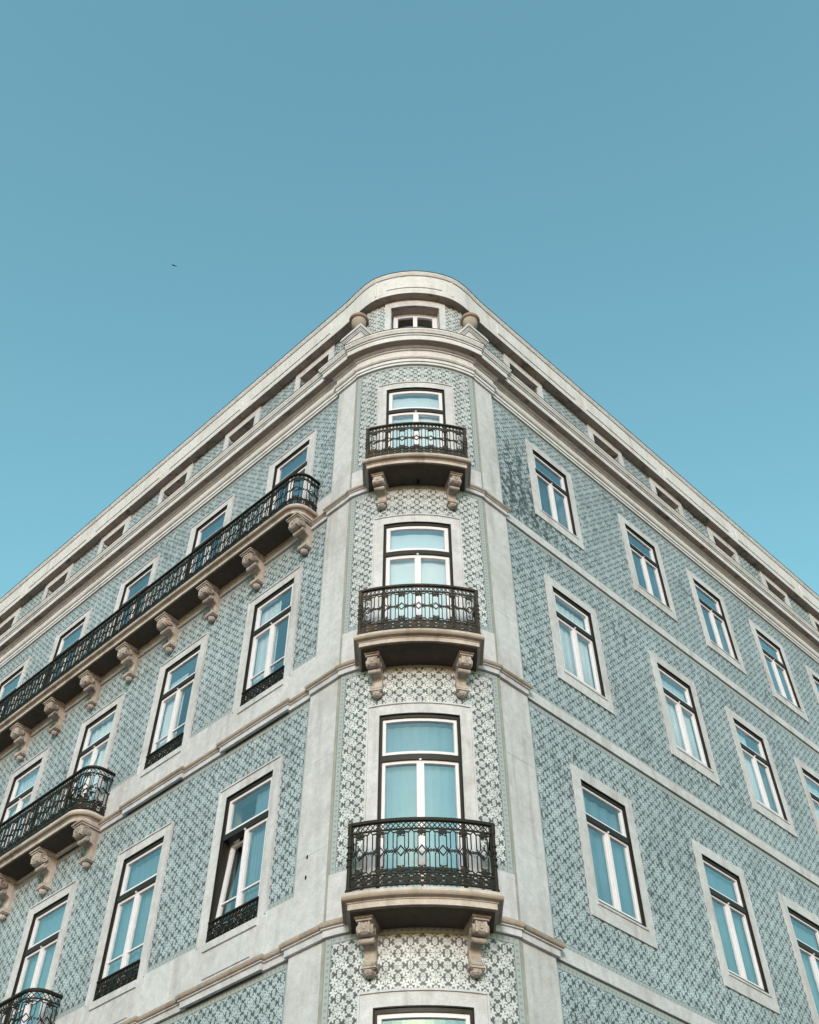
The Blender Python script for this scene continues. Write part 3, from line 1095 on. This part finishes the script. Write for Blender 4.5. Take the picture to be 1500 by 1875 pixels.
def attic_window(F, uc, hw, seg, M_=None):
    D = []
    z0, z1 = ATZ
    u0, u1 = uc - hw, uc + hw
    f = 0.15
    mb = MB()
    mb.box(F, u0 - f, u0, z0 - 0.5, z1, -0.02, 0.03)
    mb.box(F, u1, u1 + f, z0 - 0.5, z1, -0.02, 0.03)
    mb.box(F, u0 - f, u1 + f, z1, ZEAVE - 0.008, -0.02, 0.0302, seg)
    mb.box(F, u0, u1, z0 - 0.12, z0, -0.02, 0.05, seg)
    D.append(('attic_window', mb, 'stone'))
    mb = MB()
    mb.box(F, u0 + 0.001, u1 - 0.001, z1 - 0.006, z1 - 0.0005, -0.19, 0.029, seg)
    D.append(('shaded_lintel_soffit', mb, 'eaves'))  # brown sheet: the shade on the stone lintel is put into its colour
    zt = z1 - 0.007
    mb = MB()
    w = 0.055
    mb.box(F, u0, u0 + w, z0, zt, -0.25, -0.17)
    mb.box(F, u1 - w, u1, z0, zt, -0.25, -0.17)
    mb.box(F, u0 + w, u1 - w, zt - 0.045, zt, -0.25, -0.17, seg)
    D.append(('frame', mb, 'sash'))
    for s in (-1, 1):
        a, b = (u0 + w, uc) if s < 0 else (uc, u1 - w)
        mb = MB()
        q = 0.055
        mb.box(F, a + 0.001, a + q, z0, zt - 0.046, -0.235, -0.185)
        mb.box(F, b - q, b - 0.001, z0, zt - 0.046, -0.235, -0.185)
        mb.box(F, a + q, b - q, zt - 0.046 - q, zt - 0.046, -0.235, -0.186, max(1, seg // 2))
        D.append(('sash', mb, 'sash'))
        mb = MB()
        mb.box(F, a + q - 0.003, b - q + 0.003, z0, zt - 0.046 - q + 0.003, -0.215, -0.21, max(1, seg // 2))
        D.append(('pane', mb, 'glass'))
    return D


for F, at in ((AWL, ATL), (AWR, ATR)):
    for uc, hw in at:
        key = 'A%.2f' % hw
        if key not in CACHE:
            CACHE[key] = [(n, mb.mesh(n, mt), mt) for n, mb, mt in attic_window(LOC, 0, hw, 1)]
        root = None
        for n, me, mt in CACHE[key]:
            o = link(n, me, root or ROOT, F.frame(uc, 0))
            root = root or o
root = None
for n, mb, mt in attic_window(ABAY, 0.02, 0.58, 8):
    o = mb.build(n, mt, root or ROOT)
    root = root or o
WIN['B', 4, 0] = root


# ------------------------------------------------------------------ balconies
class Path:
    """plan polyline with arc length; call with (s,z,n): n outwards"""

    def __init__(self, P):
        self.P = P
        self.S = [0.0]
        for a, b in zip(P, P[1:]):
            self.S.append(self.S[-1] + math.hypot(b[0] - a[0], b[1] - a[1]))
        self.L = self.S[-1]

    def at(self, s):
        s = min(max(s, 0), self.L)
        k = 0
        while k < len(self.S) - 2 and self.S[k + 1] < s:
            k += 1
        t = (s - self.S[k]) / (self.S[k + 1] - self.S[k])
        a, b = self.P[k], self.P[k + 1]
        d = Vector((b[0] - a[0], b[1] - a[1])).normalized()
        return Vector((a[0] + (b[0] - a[0]) * t, a[1] + (b[1] - a[1]) * t)), d

    def __call__(self, s, z, n):
        p, d = self.at(s)
        return (p.x + d.y * n, p.y - d.x * n, z)

    def straight(self, s0, s1):
        return (self.at(s0 + 1e-4)[1] - self.at(s1 - 1e-4)[1]).length < 1e-3

    def frame(self, s, z):
        p, d = self.at(s)
        return Matrix(((-d.x, d.y, 0, p.x), (-d.y, -d.x, 0, p.y), (0, 0, 1, z), (0, 0, 0, 1)))


SLAB = [(0.0, 0.0), (0.0, -0.038), (0.030, -0.040), (0.030, -0.095), (0.045, -0.096), (0.045, -0.108), (0.058, -0.112), (0.058, -0.175)]
PH = 0.80       # railing: bottom rail to handrail
PWD = 0.25      # repeat of the railing pattern


def baluster_panel(F, c, w=PWD):
    """rods, lozenge, knots and leaf bosses of one repeat; z from 0.15 to 0.68"""
    mb = MB()
    k = w / PWD
    d0, d1 = -0.007, 0.007
    lo, hi, m = 0.15, 0.675, 0.412
    bw = 0.0115
    B = lambda a, b, ww=bw: mb.bar(F, (c + a[0] * k, a[1]), (c + b[0] * k, b[1]), ww, d0, d1)
    for s in (-1, 1):
        B((0, m + 0.062), (s * 0.05, m))
        B((0, m - 0.062), (s * 0.05, m))
        for v, end in ((1, hi), (-1, lo)):
            e = end - v * 0.075
            B((s * 0.045, m + v * 0.045), (s * 0.045, e))
            B((s * 0.045, e), (s * 0.022, e))
            B((s * 0.045, m + v * 0.045), (s * 0.07, m + v * 0.004))
            B((s * 0.092, m + v * 0.045), (s * 0.07, m + v * 0.004))
            B((s * 0.092, m + v * 0.045), (s * 0.092, end - v * 0.035))
            B((s * 0.092, end - v * 0.035), (s * 0.062, end - v * 0.028))
            B((s * 0.092, end - v * 0.035), (s * 0.122, end))
        mb.disc(F, (c + s * 0.070 * k, m), 0.016, 0.018, d0 - 0.004, d1 + 0.004, 8)
        mb.ring(F, (c + s * 0.106 * k, m), 0.0135, 0.009, d0, d1, 7)
    for v, end in ((1, hi), (-1, lo)):
        mb.disc(F, (c, end - v * 0.030), 0.030, 0.030, d0 - 0.003, d1 + 0.005, 12, 3, 0.30)
        for s in (-1, 1):
            mb.disc(F, (c + s * 0.036 * k, end - v * 0.034), 0.020, 0.024, d0 - 0.002, d1 + 0.003, 8)
        mb.disc(F, (c, end - v * 0.064), 0.012, 0.014, d0, d1, 6)
    return mb


def lattice_frieze(F, c, w=PWD):
    mb = MB()
    lo, hi = 0.692, 0.772
    k = 4
    for i in range(k):
        a, b = c - w / 2 + w * i / k, c - w / 2 + w * (i + 1) / k
        mb.bar(F, (a, lo), (b, hi), 0.0095, -0.006, 0.004)
        mb.bar(F, (b, lo), (a, hi), 0.0095, -0.004, 0.006)
    return mb


def ring_frieze(F, c, w=PWD):
    mb = MB()
    z = 0.073
    for s in (-0.25, 0.25):
        x = c + s * w
        mb.ring(F, (x, z), 0.045, 0.014, -0.006, 0.006, 8)
        mb.disc(F, (x, z), 0.034, 0.034, -0.005, 0.005, 8)
        for dx, dz in ((-1, -1), (-1, 1), (1, -1), (1, 1)):
            mb.bar(F, (x + dx * 0.034, z + dz * 0.034), (x + dx * 0.06 * w / PWD, z + dz * 0.058), 0.012, -0.006, 0.006)
    for x in (c - w / 2 + 0.006, c, c + w / 2 - 0.006):
        mb.disc(F, (x, z), 0.014, 0.022, -0.006, 0.006, 6)
        for e in (0.022, 0.125):
            mb.disc(F, (x, e), 0.022, 0.010, -0.006, 0.006, 6)
    return mb


PIECES = (('baluster_panel', baluster_panel), ('lattice_frieze', lattice_frieze), ('ring_frieze', ring_frieze))
SHARED = {}


def railing(bal, segs, z, mat, ends=True):
    """segs: list of Path; z: top of the slab"""
    zb = z + 0.055
    for P in segs:
        k = max(1, round(P.L / PWD))
        w = P.L / k
        for i in range(k):
            s0, s1 = w * i, w * (i + 1)
            flat = P.straight(s0, s1) and abs(w - PWD) < 0.02
            for nm, fn in PIECES:
                if flat:
                    if (nm, mat) not in SHARED:
                        SHARED[nm, mat] = fn(LOC, 0).mesh(nm, mat)
                    link(nm, SHARED[nm, mat], bal, P.frame((s0 + s1) / 2, zb))
                else:
                    G = lambda u, zz, n, P=P: P(u, zz + zb, n)
                    fn(G, (s0 + s1) / 2, w).build(nm, mat, bal)
    full = []
    for P in segs:
        full += P.P if not full else P.P[1:]
    for nm, prof in (('handrail', [(-0.022, PH - 0.02), (0.026, PH - 0.02), (0.030, PH + 0.005), (0.018, PH + 0.022), (-0.014, PH + 0.022), (-0.026, PH + 0.005)]),
                     ('rail', [(-0.009, 0.676), (0.009, 0.676), (0.009, 0.694), (-0.009, 0.694)]),
                     ('rail', [(-0.009, 0.132), (0.009, 0.132), (0.009, 0.15), (-0.009, 0.15)]),
                     ('rail', [(-0.012, 0.0), (0.012, 0.0), (0.012, 0.018), (-0.012, 0.018)])):
        mb = MB()
        sweep(mb, full, [(n, zb + q) for n, q in prof])
        mb.build(nm, mat, bal)
    # feet under the bottom rail
    tot = Path(full)
    k = max(2, round(tot.L / 0.62))
    for i in range(1, k):
        mb = MB()
        G = lambda u, zz, n: tot(u, zz, n)
        mb.box(G, tot.L * i / k - 0.013, tot.L * i / k + 0.013, z + 0.001, zb + 0.001, -0.012, 0.012)
        mb.build('foot', mat, bal)


def post(bal, xy, z, mat):
    mb = MB()
    H = PH + 0.055
    pr = [(0.034, 0), (0.034, 0.05), (0.024, 0.055), (0.022, 0.30)]
    for q in (0.32, 0.40, 0.48, 0.56):
        pr += [(0.022, q), (0.033, q + 0.008), (0.033, q + 0.024), (0.022, q + 0.032)]
    pr += [(0.022, 0.72), (0.030, 0.74), (0.030, H)]
    mb.lathe((xy[0], xy[1], z + 0.001), pr, 10)
    mb.build('post', mat, bal)


def corbel_mesh(sc=1.0, wx=0.95, dn=0.95):
    """scrolled stone bracket, X across, Y out of the wall, Z down from 0"""
    mb = MB()
    F = lambda u, z, n: (u * wx, n * dn, z * sc)
    mb.box(F, -0.150, 0.150, -0.045, 0.0, -0.01, 0.430)
    mb.box(F, -0.132, 0.132, -0.075, -0.045, -0.01, 0.405)
    body = [(-0.01, -0.075), (0.36, -0.075), (0.39, -0.12), (0.392, -0.17), (0.372, -0.22), (0.335, -0.248), (0.28, -0.252), (0.235, -0.236), (0.20, -0.25), (0.19, -0.30), (0.15, -0.318), (0.105, -0.325), (0.075, -0.35), (0.058, -0.40), (0.052, -0.47), (0.060, -0.52), (0.09, -0.555), (0.125, -0.58), (0.125, -0.61), (-0.01, -0.61)]
    mb.prism(F, body, -0.098, 0.098)
    mb.cyl_u(F, -0.122, 0.122, 0.285, -0.165, 0.083, 18)
    for s in (-1, 1):
        G = lambda a, b, d, s=s: F(s * d, b, a)
        mb.ring(G, (0.285, -0.165), 0.068, 0.018, 0.115, 0.138, 14)
        mb.ring(G, (0.287, -0.170), 0.036, 0.014, 0.115, 0.136, 10)
        mb.disc(G, (0.287, -0.170), 0.016, 0.016, 0.115, 0.142, 8)
        mb.ring(G, (0.222, -0.288), 0.028, 0.012, 0.115, 0.128, 9)
    mb.cyl_u(F, -0.118, 0.118, 0.222, -0.288, 0.042, 14)
    mb.cyl_u(F, -0.108, 0.108, 0.112, -0.572, 0.036, 12)
    for s in (-1, 1):          # raised edge bands down the front
        mb.box(F, s * 0.078 - 0.014, s * 0.078 + 0.014, -0.245, -0.08, 0.33, 0.386)
    # leaf at the top of the scroll
    for x, z_, r in ((0, -0.135, 0.030), (-0.036, -0.118, 0.026), (0.036, -0.118, 0.026), (-0.052, -0.152, 0.018), (0.052, -0.152, 0.018), (0, -0.176, 0.020)):
        mb.disc(F, (x, z_), r, r, 0.36, 0.398, 10, 5, 0.16)
    # block and shell at the foot
    mb.box(F, -0.125, 0.125, -0.635, -0.61, -0.01, 0.15)
    mb.box(F, -0.105, 0.105, -0.650, -0.635, -0.01, 0.13)
    mb.lathe((0, 0.058, -0.735 * sc), [(0.012, 0), (0.040, 0.012 * sc), (0.062, 0.04 * sc), (0.066, 0.07 * sc), (0.050, 0.09 * sc)], 20, 0.09, 8)
    return mb.mesh('corbel', 'corbel')


CORB, CORB_S = corbel_mesh(0.93), corbel_mesh(0.76, 0.68, 0.82)


def slab(outline, ztop, wall_n):
    """outline: open plan polyline from wall to wall along the lip"""
    mv = miters(outline)
    mb = MB()
    k = len(outline)
    pts, fs = [], []
    for ins, dz in SLAB:
        for i, (p, m_) in enumerate(zip(outline, mv)):
            pts.append((p[0] - m_[0] * ins, p[1] - m_[1] * ins, ztop + dz))
    for j in range(len(SLAB) - 1):
        for i in range(k):
            a, b = j * k + i, j * k + (i + 1) % k
            fs.append([a, b, b + k, a + k])
    fs.append(list(range(k)))
    e = (len(SLAB) - 1) * k
    fs.append([e + i for i in range(k)][::-1])
    mb.add(pts, fs)
    return mb


EDGE = [(-0.04, -0.0405), (0.006, -0.0405), (0.014, -0.052), (0.014, -0.070), (0.004, -0.086), (-0.02, -0.0945), (-0.04, -0.0945)]


def edge_moulding(bal, outline, z):
    mb = MB()
    sweep(mb, outline, [(n, z + q) for n, q in EDGE])
    mb.build('edge_moulding', 'brown', bal)


def inset(outline, d):
    return [(p[0] - m_[0] * d, p[1] - m_[1] * d) for p, m_ in zip(outline, miters(outline))]


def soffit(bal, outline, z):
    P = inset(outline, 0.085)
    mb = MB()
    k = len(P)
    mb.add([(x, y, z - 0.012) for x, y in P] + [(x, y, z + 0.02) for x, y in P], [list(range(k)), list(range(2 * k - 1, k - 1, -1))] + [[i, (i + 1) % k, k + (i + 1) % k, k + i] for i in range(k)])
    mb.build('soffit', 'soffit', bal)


BH = 0.865      # half width of the bay balconies
BN = 0.53       # their projection at the middle


def bay_outline(half, n, k=14, depth=None):
    a = math.asin(half / (BR + n))
    P = [BAY(-a * BR + 2 * a * BR * i / k, 0, n)[:2] for i in range(k + 1)]
    w = BAY(half, 0, 0)
    y = YC - math.sqrt((BR - 0.01) ** 2 - half ** 2)
    return [(XC - half, y)] + P + [(XC + half, y)]


BALC = {}
for r, ztop in ((1, 7.60), (2, 11.345), (3, 15.15)):
    ol = bay_outline(BH, BN)
    bal = slab(ol, ztop, 0).build('balcony', 'slab', ROOT)
    bal['label'] = 'bowed balcony at the corner on two scrolled corbels'
    BALC['B', r] = bal
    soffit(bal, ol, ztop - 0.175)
    edge_moulding(bal, ol, ztop)
    rl = bay_outline(BH - 0.055, BN - 0.055)
    mat = 'rusty' if r >= 2 else 'iron'
    railing(bal, [Path(rl[0:2]), Path(rl[1:-1]), Path(rl[-2:])], ztop, mat)
    for q in (rl[1], rl[-2]):
        post(bal, q, ztop, mat)
    for s in (-1, 1):
        a = s * 0.555 / BR
        x, y, _ = BAY(s * 0.555, 0, 0)
        U, Nn = (math.cos(a), math.sin(a)), (math.sin(a), -math.cos(a))
        link('corbel', CORB_S, bal, Matrix(((-U[0], Nn[0], 0, x), (-U[1], Nn[1], 0, y), (0, 0, 1, ztop - 0.178), (0, 0, 0, 1))))
    if r == 3:
        mb = MB()
        x, y, _ = BAY(0.02, 0, 0.10)
        mb.lathe((x, y, ztop - 0.26), [(0.012, 0), (0.026, 0.02), (0.026, 0.05), (0.016, 0.085)], 10)
        mb.build('drain_spout', 'hole', bal)


def wall_outline(u0, u1, n, r):
    P = [WL.xy(u0, 0.0)]
    # travel so that the outward side matches the sweep convention: far end first
    arc = [(u0 + r - r * math.cos(a), n - r + r * math.sin(a)) for a in [PI / 2 * i / 8 for i in range(9)]]
    pts = [(u0, 0.0)] + arc + [(u1, n), (u1, 0.0)]
    return [WL.xy(u, q) for u, q in pts][::-1]


for r, ztop, u0, ks in ((0, 7.68, 4.87, range(9)), (1, 11.445, 4.90, range(9)), (2, 15.29, 0.24, range(12))):
    ol = wall_outline(u0, LEN - 0.4, 0.52, 0.30)
    bal = slab(ol, ztop, 0).build('balcony', 'slab', ROOT)
    bal['label'] = ('long balcony with rounded end, lowest of three on its wall', 'long balcony with rounded end holding a potted plant', 'full length balcony under the main cornice')[r]
    BALC['L', r] = bal
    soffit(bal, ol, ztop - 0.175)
    edge_moulding(bal, ol, ztop)
    rl = wall_outline(u0 + 0.055, LEN - 0.455, 0.465, 0.26)
    # three runs: far end, long front (cut to whole repeats), rounded corner with the return
    front_a, front_b = rl[1], rl[2]
    L = math.hypot(front_b[0] - front_a[0], front_b[1] - front_a[1])
    railing(bal, [Path(rl[0:2]), Path(rl[1:3]), Path(rl[2:])], ztop, 'iron')
    P = Path(rl[1:3])
    for i in range(1, int(P.L / 1.5) + 1):
        mb = MB()
        s = P.L - i * 1.5 + 0.25
        mb.box(lambda u, z, n: P(u, z, n), s - 0.014, s + 0.014, ztop + 0.002, ztop + PH + 0.04, -0.016, 0.016)
        mb.build('post', 'iron', bal)
    u_b = (5.06, 5.06, 0.46)[r]
    for i in ks:
        u = u_b + 1.18 * i
        if u < LEN - 0.6:
            link('corbel', CORB, bal, WL.frame(u, ztop - 0.178))

# ------------------------------------------------------------------ corner piers of the attic, and their urns
random.seed(3)
for F, side in ((WL, 'balcony'), (WR, 'plain')):
    mb = MB()
    mb.box(F, -0.575, -0.125, 19.2, 20.215, -0.42, 0.035)
    mb.box(F, -0.50, -0.20, 19.45, 20.08, 0.035, 0.052)
    mb.box(F, -0.60, -0.10, 20.215, 20.255, -0.445, 0.06)
    mb.box(F, -0.615, -0.085, 20.255, 20.30, -0.46, 0.075)
    mb.box(F, -0.645, -0.055, 20.30, 20.345, -0.49, 0.105)
    mb.box(F, -0.63, -0.07, 20.345, 20.41, -0.475, 0.09)
    pier = mb.build('attic_pier', 'cornice', ROOT)
    x, y, _ = F(-0.415, 0, -0.05)
    mb = MB()
    mb.lathe((0, 0, 0), [(0.11, 0), (0.11, 0.04), (0.06, 0.06), (0.05, 0.16), (0.08, 0.20), (0.125, 0.26), (0.150, 0.34), (0.155, 0.42), (0.155, 0.50), (0.12, 0.50), (0.10, 0.44)], 28)
    un_ = thing('urn', 'stone urn on the roof pier above the wall with %s' % ('long balconies' if side == 'balcony' else 'no balconies'), 'urn', None, 'urns on the roof piers',
                mb.mesh('urn', 'urn', True), Matrix.Translation((x, y, 20.411)))
    mb = MB()
    mb.lathe((0, 0, 0), [(0.157, 0.43), (0.195, 0.44), (0.205, 0.465), (0.205, 0.50), (0.195, 0.515), (0.157, 0.515)], 28)
    link('rim', mb.mesh('rim', 'eaves', True), un_, Matrix.Translation((x, y, 20.411)))

# ------------------------------------------------------------------ curtains inside the windows
def curtain(W, uc, z0, z1, x0, x1, label, waves=5, depth=0.012, n=-0.125, mat='curtain', bay=False, swag=0.0):
    k = 28
    mb = MB()
    rows = [0.0, 0.35, 0.7, 1.0]
    pts = []
    for th in (0.0, -0.004):
        for t in rows:
            for i in range(k + 1):
                q = i / k
                u = x0 + (x1 - x0) * q
                a = depth * (0.7 + 0.5 * (1 - t)) * math.sin(q * waves * 2 * PI + 0.7 * math.sin(3 * q))
                z = (z1 - z0) * t
                if t == 0.0 and swag:
                    z += swag * (1 - q)
                pts.append((u, n + a + th, z))
    if bay:
        pts = [BAY(u, z + z0, nn) for u, nn, z in pts]
        mtx = None
    R = len(rows)
    fs = []
    for s in (0, 1):
        b = s * R * (k + 1)
        for j in range(R - 1):
            for i in range(k):
                a = b + j * (k + 1) + i
                fs.append([a, a + 1, a + k + 2, a + k + 1])
    off = R * (k + 1)
    for j in range(R - 1):
        for i in (0, k):
            a = j * (k + 1) + i
            fs.append([a, a + k + 1, a + k + 1 + off, a + off])
    for j in (0, R - 1):
        for i in range(k):
            a = j * (k + 1) + i
            fs.append([a, a + 1, a + 1 + off, a + off])
    mb.add(pts, fs)
    me = mb.mesh('curtain', mat, True)
    if bay:
        thing('curtain', label, 'curtain', None, 'curtains behind the windows', me, Matrix.Identity(4))
    else:
        thing('curtain', label, 'curtain', None, 'curtains behind the windows', me, W.frame(uc, z0))


bz = BAYROWS
curtain(None, 0, bz[3][0] + 0.05, bz[3][1] - 0.16, -0.48, 0.48, 'white curtain behind the topmost balcony door of the rounded corner', 3, 0.006, -0.115, bay=True)
curtain(None, 0, bz[2][0] + 0.05, bz[2][1] - 0.16, -0.48, 0.48, 'white curtain behind the middle balcony door of the rounded corner', 3, 0.006, -0.115, bay=True)
curtain(None, 0, ATZ[0] - 0.1, ATZ[1] - 0.35, -0.5, 0.5, 'short pale curtain in the attic window of the rounded corner', 4, 0.01, -0.62, bay=True)
curtain(None, 0, bz[1][0] + 0.05, bz[1][1] - 0.12, -0.48, 0.48, 'sheer blue grey curtain behind the lowest balcony door of the rounded corner', 7, 0.010, -0.125, mat='sheer', bay=True)
random.seed(21)
nth = ('first', 'second', 'third', 'fourth', 'fifth', 'sixth')
rowname = ('lowest', 'middle', 'top')
for W, cs, rows, wname in ((WL, LC, ROWS_L, 'balcony'), (WR, RC, ROWS_R, 'plain')):
    for r, (z0, z1) in enumerate(rows):
        for c in range(5 if r else 4):
            s_ = 1 if W is WL else -1        # +x of the window frame runs away from the corner on the balcony wall
            white = r == 1
            mat = ('sheer', 'curtain', 'dim')[r]
            x0, x1 = -0.44, 0.44
            n = -0.125
            if W is WL and r == 1 and c < 2:
                x0, x1 = -0.04, 0.44
            elif W is WL and r == 0 and c == 0:
                x0, x1 = -0.44, -0.02
            elif W is WR and r == 1 and c == 2:
                x0, x1 = -0.05, 0.44
            elif r == 2:
                x0, x1 = random.choice([(-0.44, 0.05), (-0.1, 0.44), (-0.44, 0.44)])
                n = -0.16
            top = z1 - random.choice([0.12, 0.13, 0.30 if white else 0.14])
            curtain(W, cs[c], z0 + 0.08, top, x0, x1,
                    '%s curtain, %s window from the corner, %s row of the %s wall' % (('sheer blue grey', 'white', 'dim grey')[r], nth[c], rowname[r], wname),
                    random.choice([4, 5, 6, 7]), random.uniform(0.008, 0.018), n, mat)
z0, z1 = ROWS_L[0]
curtain(WL, LC[0], z0 + 0.08, z1 - 0.12, 0.12, 0.40, 'beige curtain behind the tilted open window leaf', 3, 0.02, -0.40, 'drape')

# ------------------------------------------------------------------ small things
random.seed(5)
ux, un = 5.34, 0.30
x, y, _ = WL(ux, 0, un)
pl = thing('potted_plant', 'dark leafy potted plant at the rounded end of the middle long balcony', 'plant', (x, y, 11.447))
mb = MB()
mb.lathe((x, y, 11.447), [(0.09, 0), (0.13, 0.20), (0.145, 0.20), (0.145, 0.24), (0.12, 0.24), (0.11, 0.21)], 14)
mb.build('pot', 'pot', pl)
mb = MB()
for i in range(170):
    th, rr = random.uniform(0, 2 * PI), 0.20 * math.sqrt(random.random())
    c = Vector((x + rr * math.cos(th), y + rr * math.sin(th), 11.447 + random.uniform(0.24, 0.62)))
    d = Vector((random.uniform(-1, 1), random.uniform(-1, 1), random.uniform(-0.5, 0.8))).normalized()
    s = d.cross(Vector((random.uniform(-1, 1), random.uniform(-1, 1), random.uniform(-1, 1)))).normalized()
    L = random.uniform(0.05, 0.10)
    mb.add([c, c + d * L * 0.5 + s * L * 0.28, c + d * L, c + d * L * 0.5 - s * L * 0.28], [[0, 1, 2, 3]])
mb.build('foliage', 'leaf', pl, recalc=False)
mb = MB()
for i in range(6):
    a = 2 * PI * i / 6
    q = (x + 0.02 * math.cos(a), y + 0.02 * math.sin(a))
    mb.add([(q[0] - 0.004, q[1], 11.66), (q[0] + 0.004, q[1], 11.66), (q[0] + 0.10 * math.cos(a), q[1] + 0.10 * math.sin(a), 12.0)], [[0, 1, 2]])
mb.build('stem', 'twig', pl, recalc=False)


def stick(name, label, a, b, side):
    a, b = Vector(a), Vector(b)
    mb = MB()
    k = 6

    def tube(p, q, r0, r1):
        d = (q - p).normalized()
        s = d.orthogonal().normalized()
        t = d.cross(s)
        pts = [p + (s * math.cos(2 * PI * i / k) + t * math.sin(2 * PI * i / k)) * r0 for i in range(k)]
        pts += [q + (s * math.cos(2 * PI * i / k) + t * math.sin(2 * PI * i / k)) * r1 for i in range(k)]
        mb.add(pts, [list(range(k)), list(range(2 * k - 1, k - 1, -1))] + [[i, (i + 1) % k, k + (i + 1) % k, k + i] for i in range(k)])
    tube(a, b, 0.010, 0.006)
    for f_, v in side:
        p = a.lerp(b, f_)
        tube(p, p + Vector(v), 0.006, 0.003)
    thing(name, label, 'stick', (0, 0, 0), None, mb.mesh(name, 'twig'), Matrix.Identity(4))


zr = 11.445 + PH + 0.05
stick('dry_stick', 'thin dark stick poking above the rail near the potted plant', WL(5.55, 11.447, 0.36), WL(5.10, zr + 0.36, 0.30), [(0.8, (0.02, 0.01, 0.05))])
zr = 15.29 + PH + 0.05
stick('dry_stick', 'thin branched dark twig above the rail of the full length balcony', WL(8.25, 15.292, 0.30), WL(8.0, zr + 0.42, 0.22), [(0.72, (0.22, 0.16, 0.10)), (0.82, (-0.20, -0.1, 0.10)), (0.92, (0.16, 0.1, 0.05))])

# a bird high in the sky
d = fw * 1959.85 + rt * (318.5 - 750) - up * (486 - 937.5)
c = Vector((0, 0, 1.6)) + d.normalized() * 62
mb = MB()
B = lambda x_, y_, z_: c + rt * x_ + up * y_ + fw * z_
body = [(-0.13, 0.03), (-0.08, 0.05), (0.0, 0.03), (0.10, -0.02), (0.20, -0.055), (0.06, -0.045), (-0.06, -0.01)]
k = len(body)
mb.add([B(a, b, 0.03) for a, b in body] + [B(a, b, -0.03) for a, b in body], [list(range(k)), list(range(2 * k - 1, k - 1, -1))] + [[i, (i + 1) % k, k + (i + 1) % k, k + i] for i in range(k)])
mb.add([B(-0.04, 0.04, 0.0), B(0.04, 0.015, 0.0), B(0.02, 0.06, 0.16), B(-0.06, 0.075, 0.28), B(-0.04, 0.03, 0.0)], [[0, 1, 2, 3]])
mb.add([B(-0.04, 0.02, 0.0), B(0.04, -0.005, 0.0), B(0.05, -0.03, -0.16), B(-0.12, 0.02, -0.28)], [[0, 1, 2, 3]])
thing('bird', 'tiny dark bird flying in the open sky', 'bird', None, None, mb.mesh('bird', 'bird'), Matrix.Identity(4))
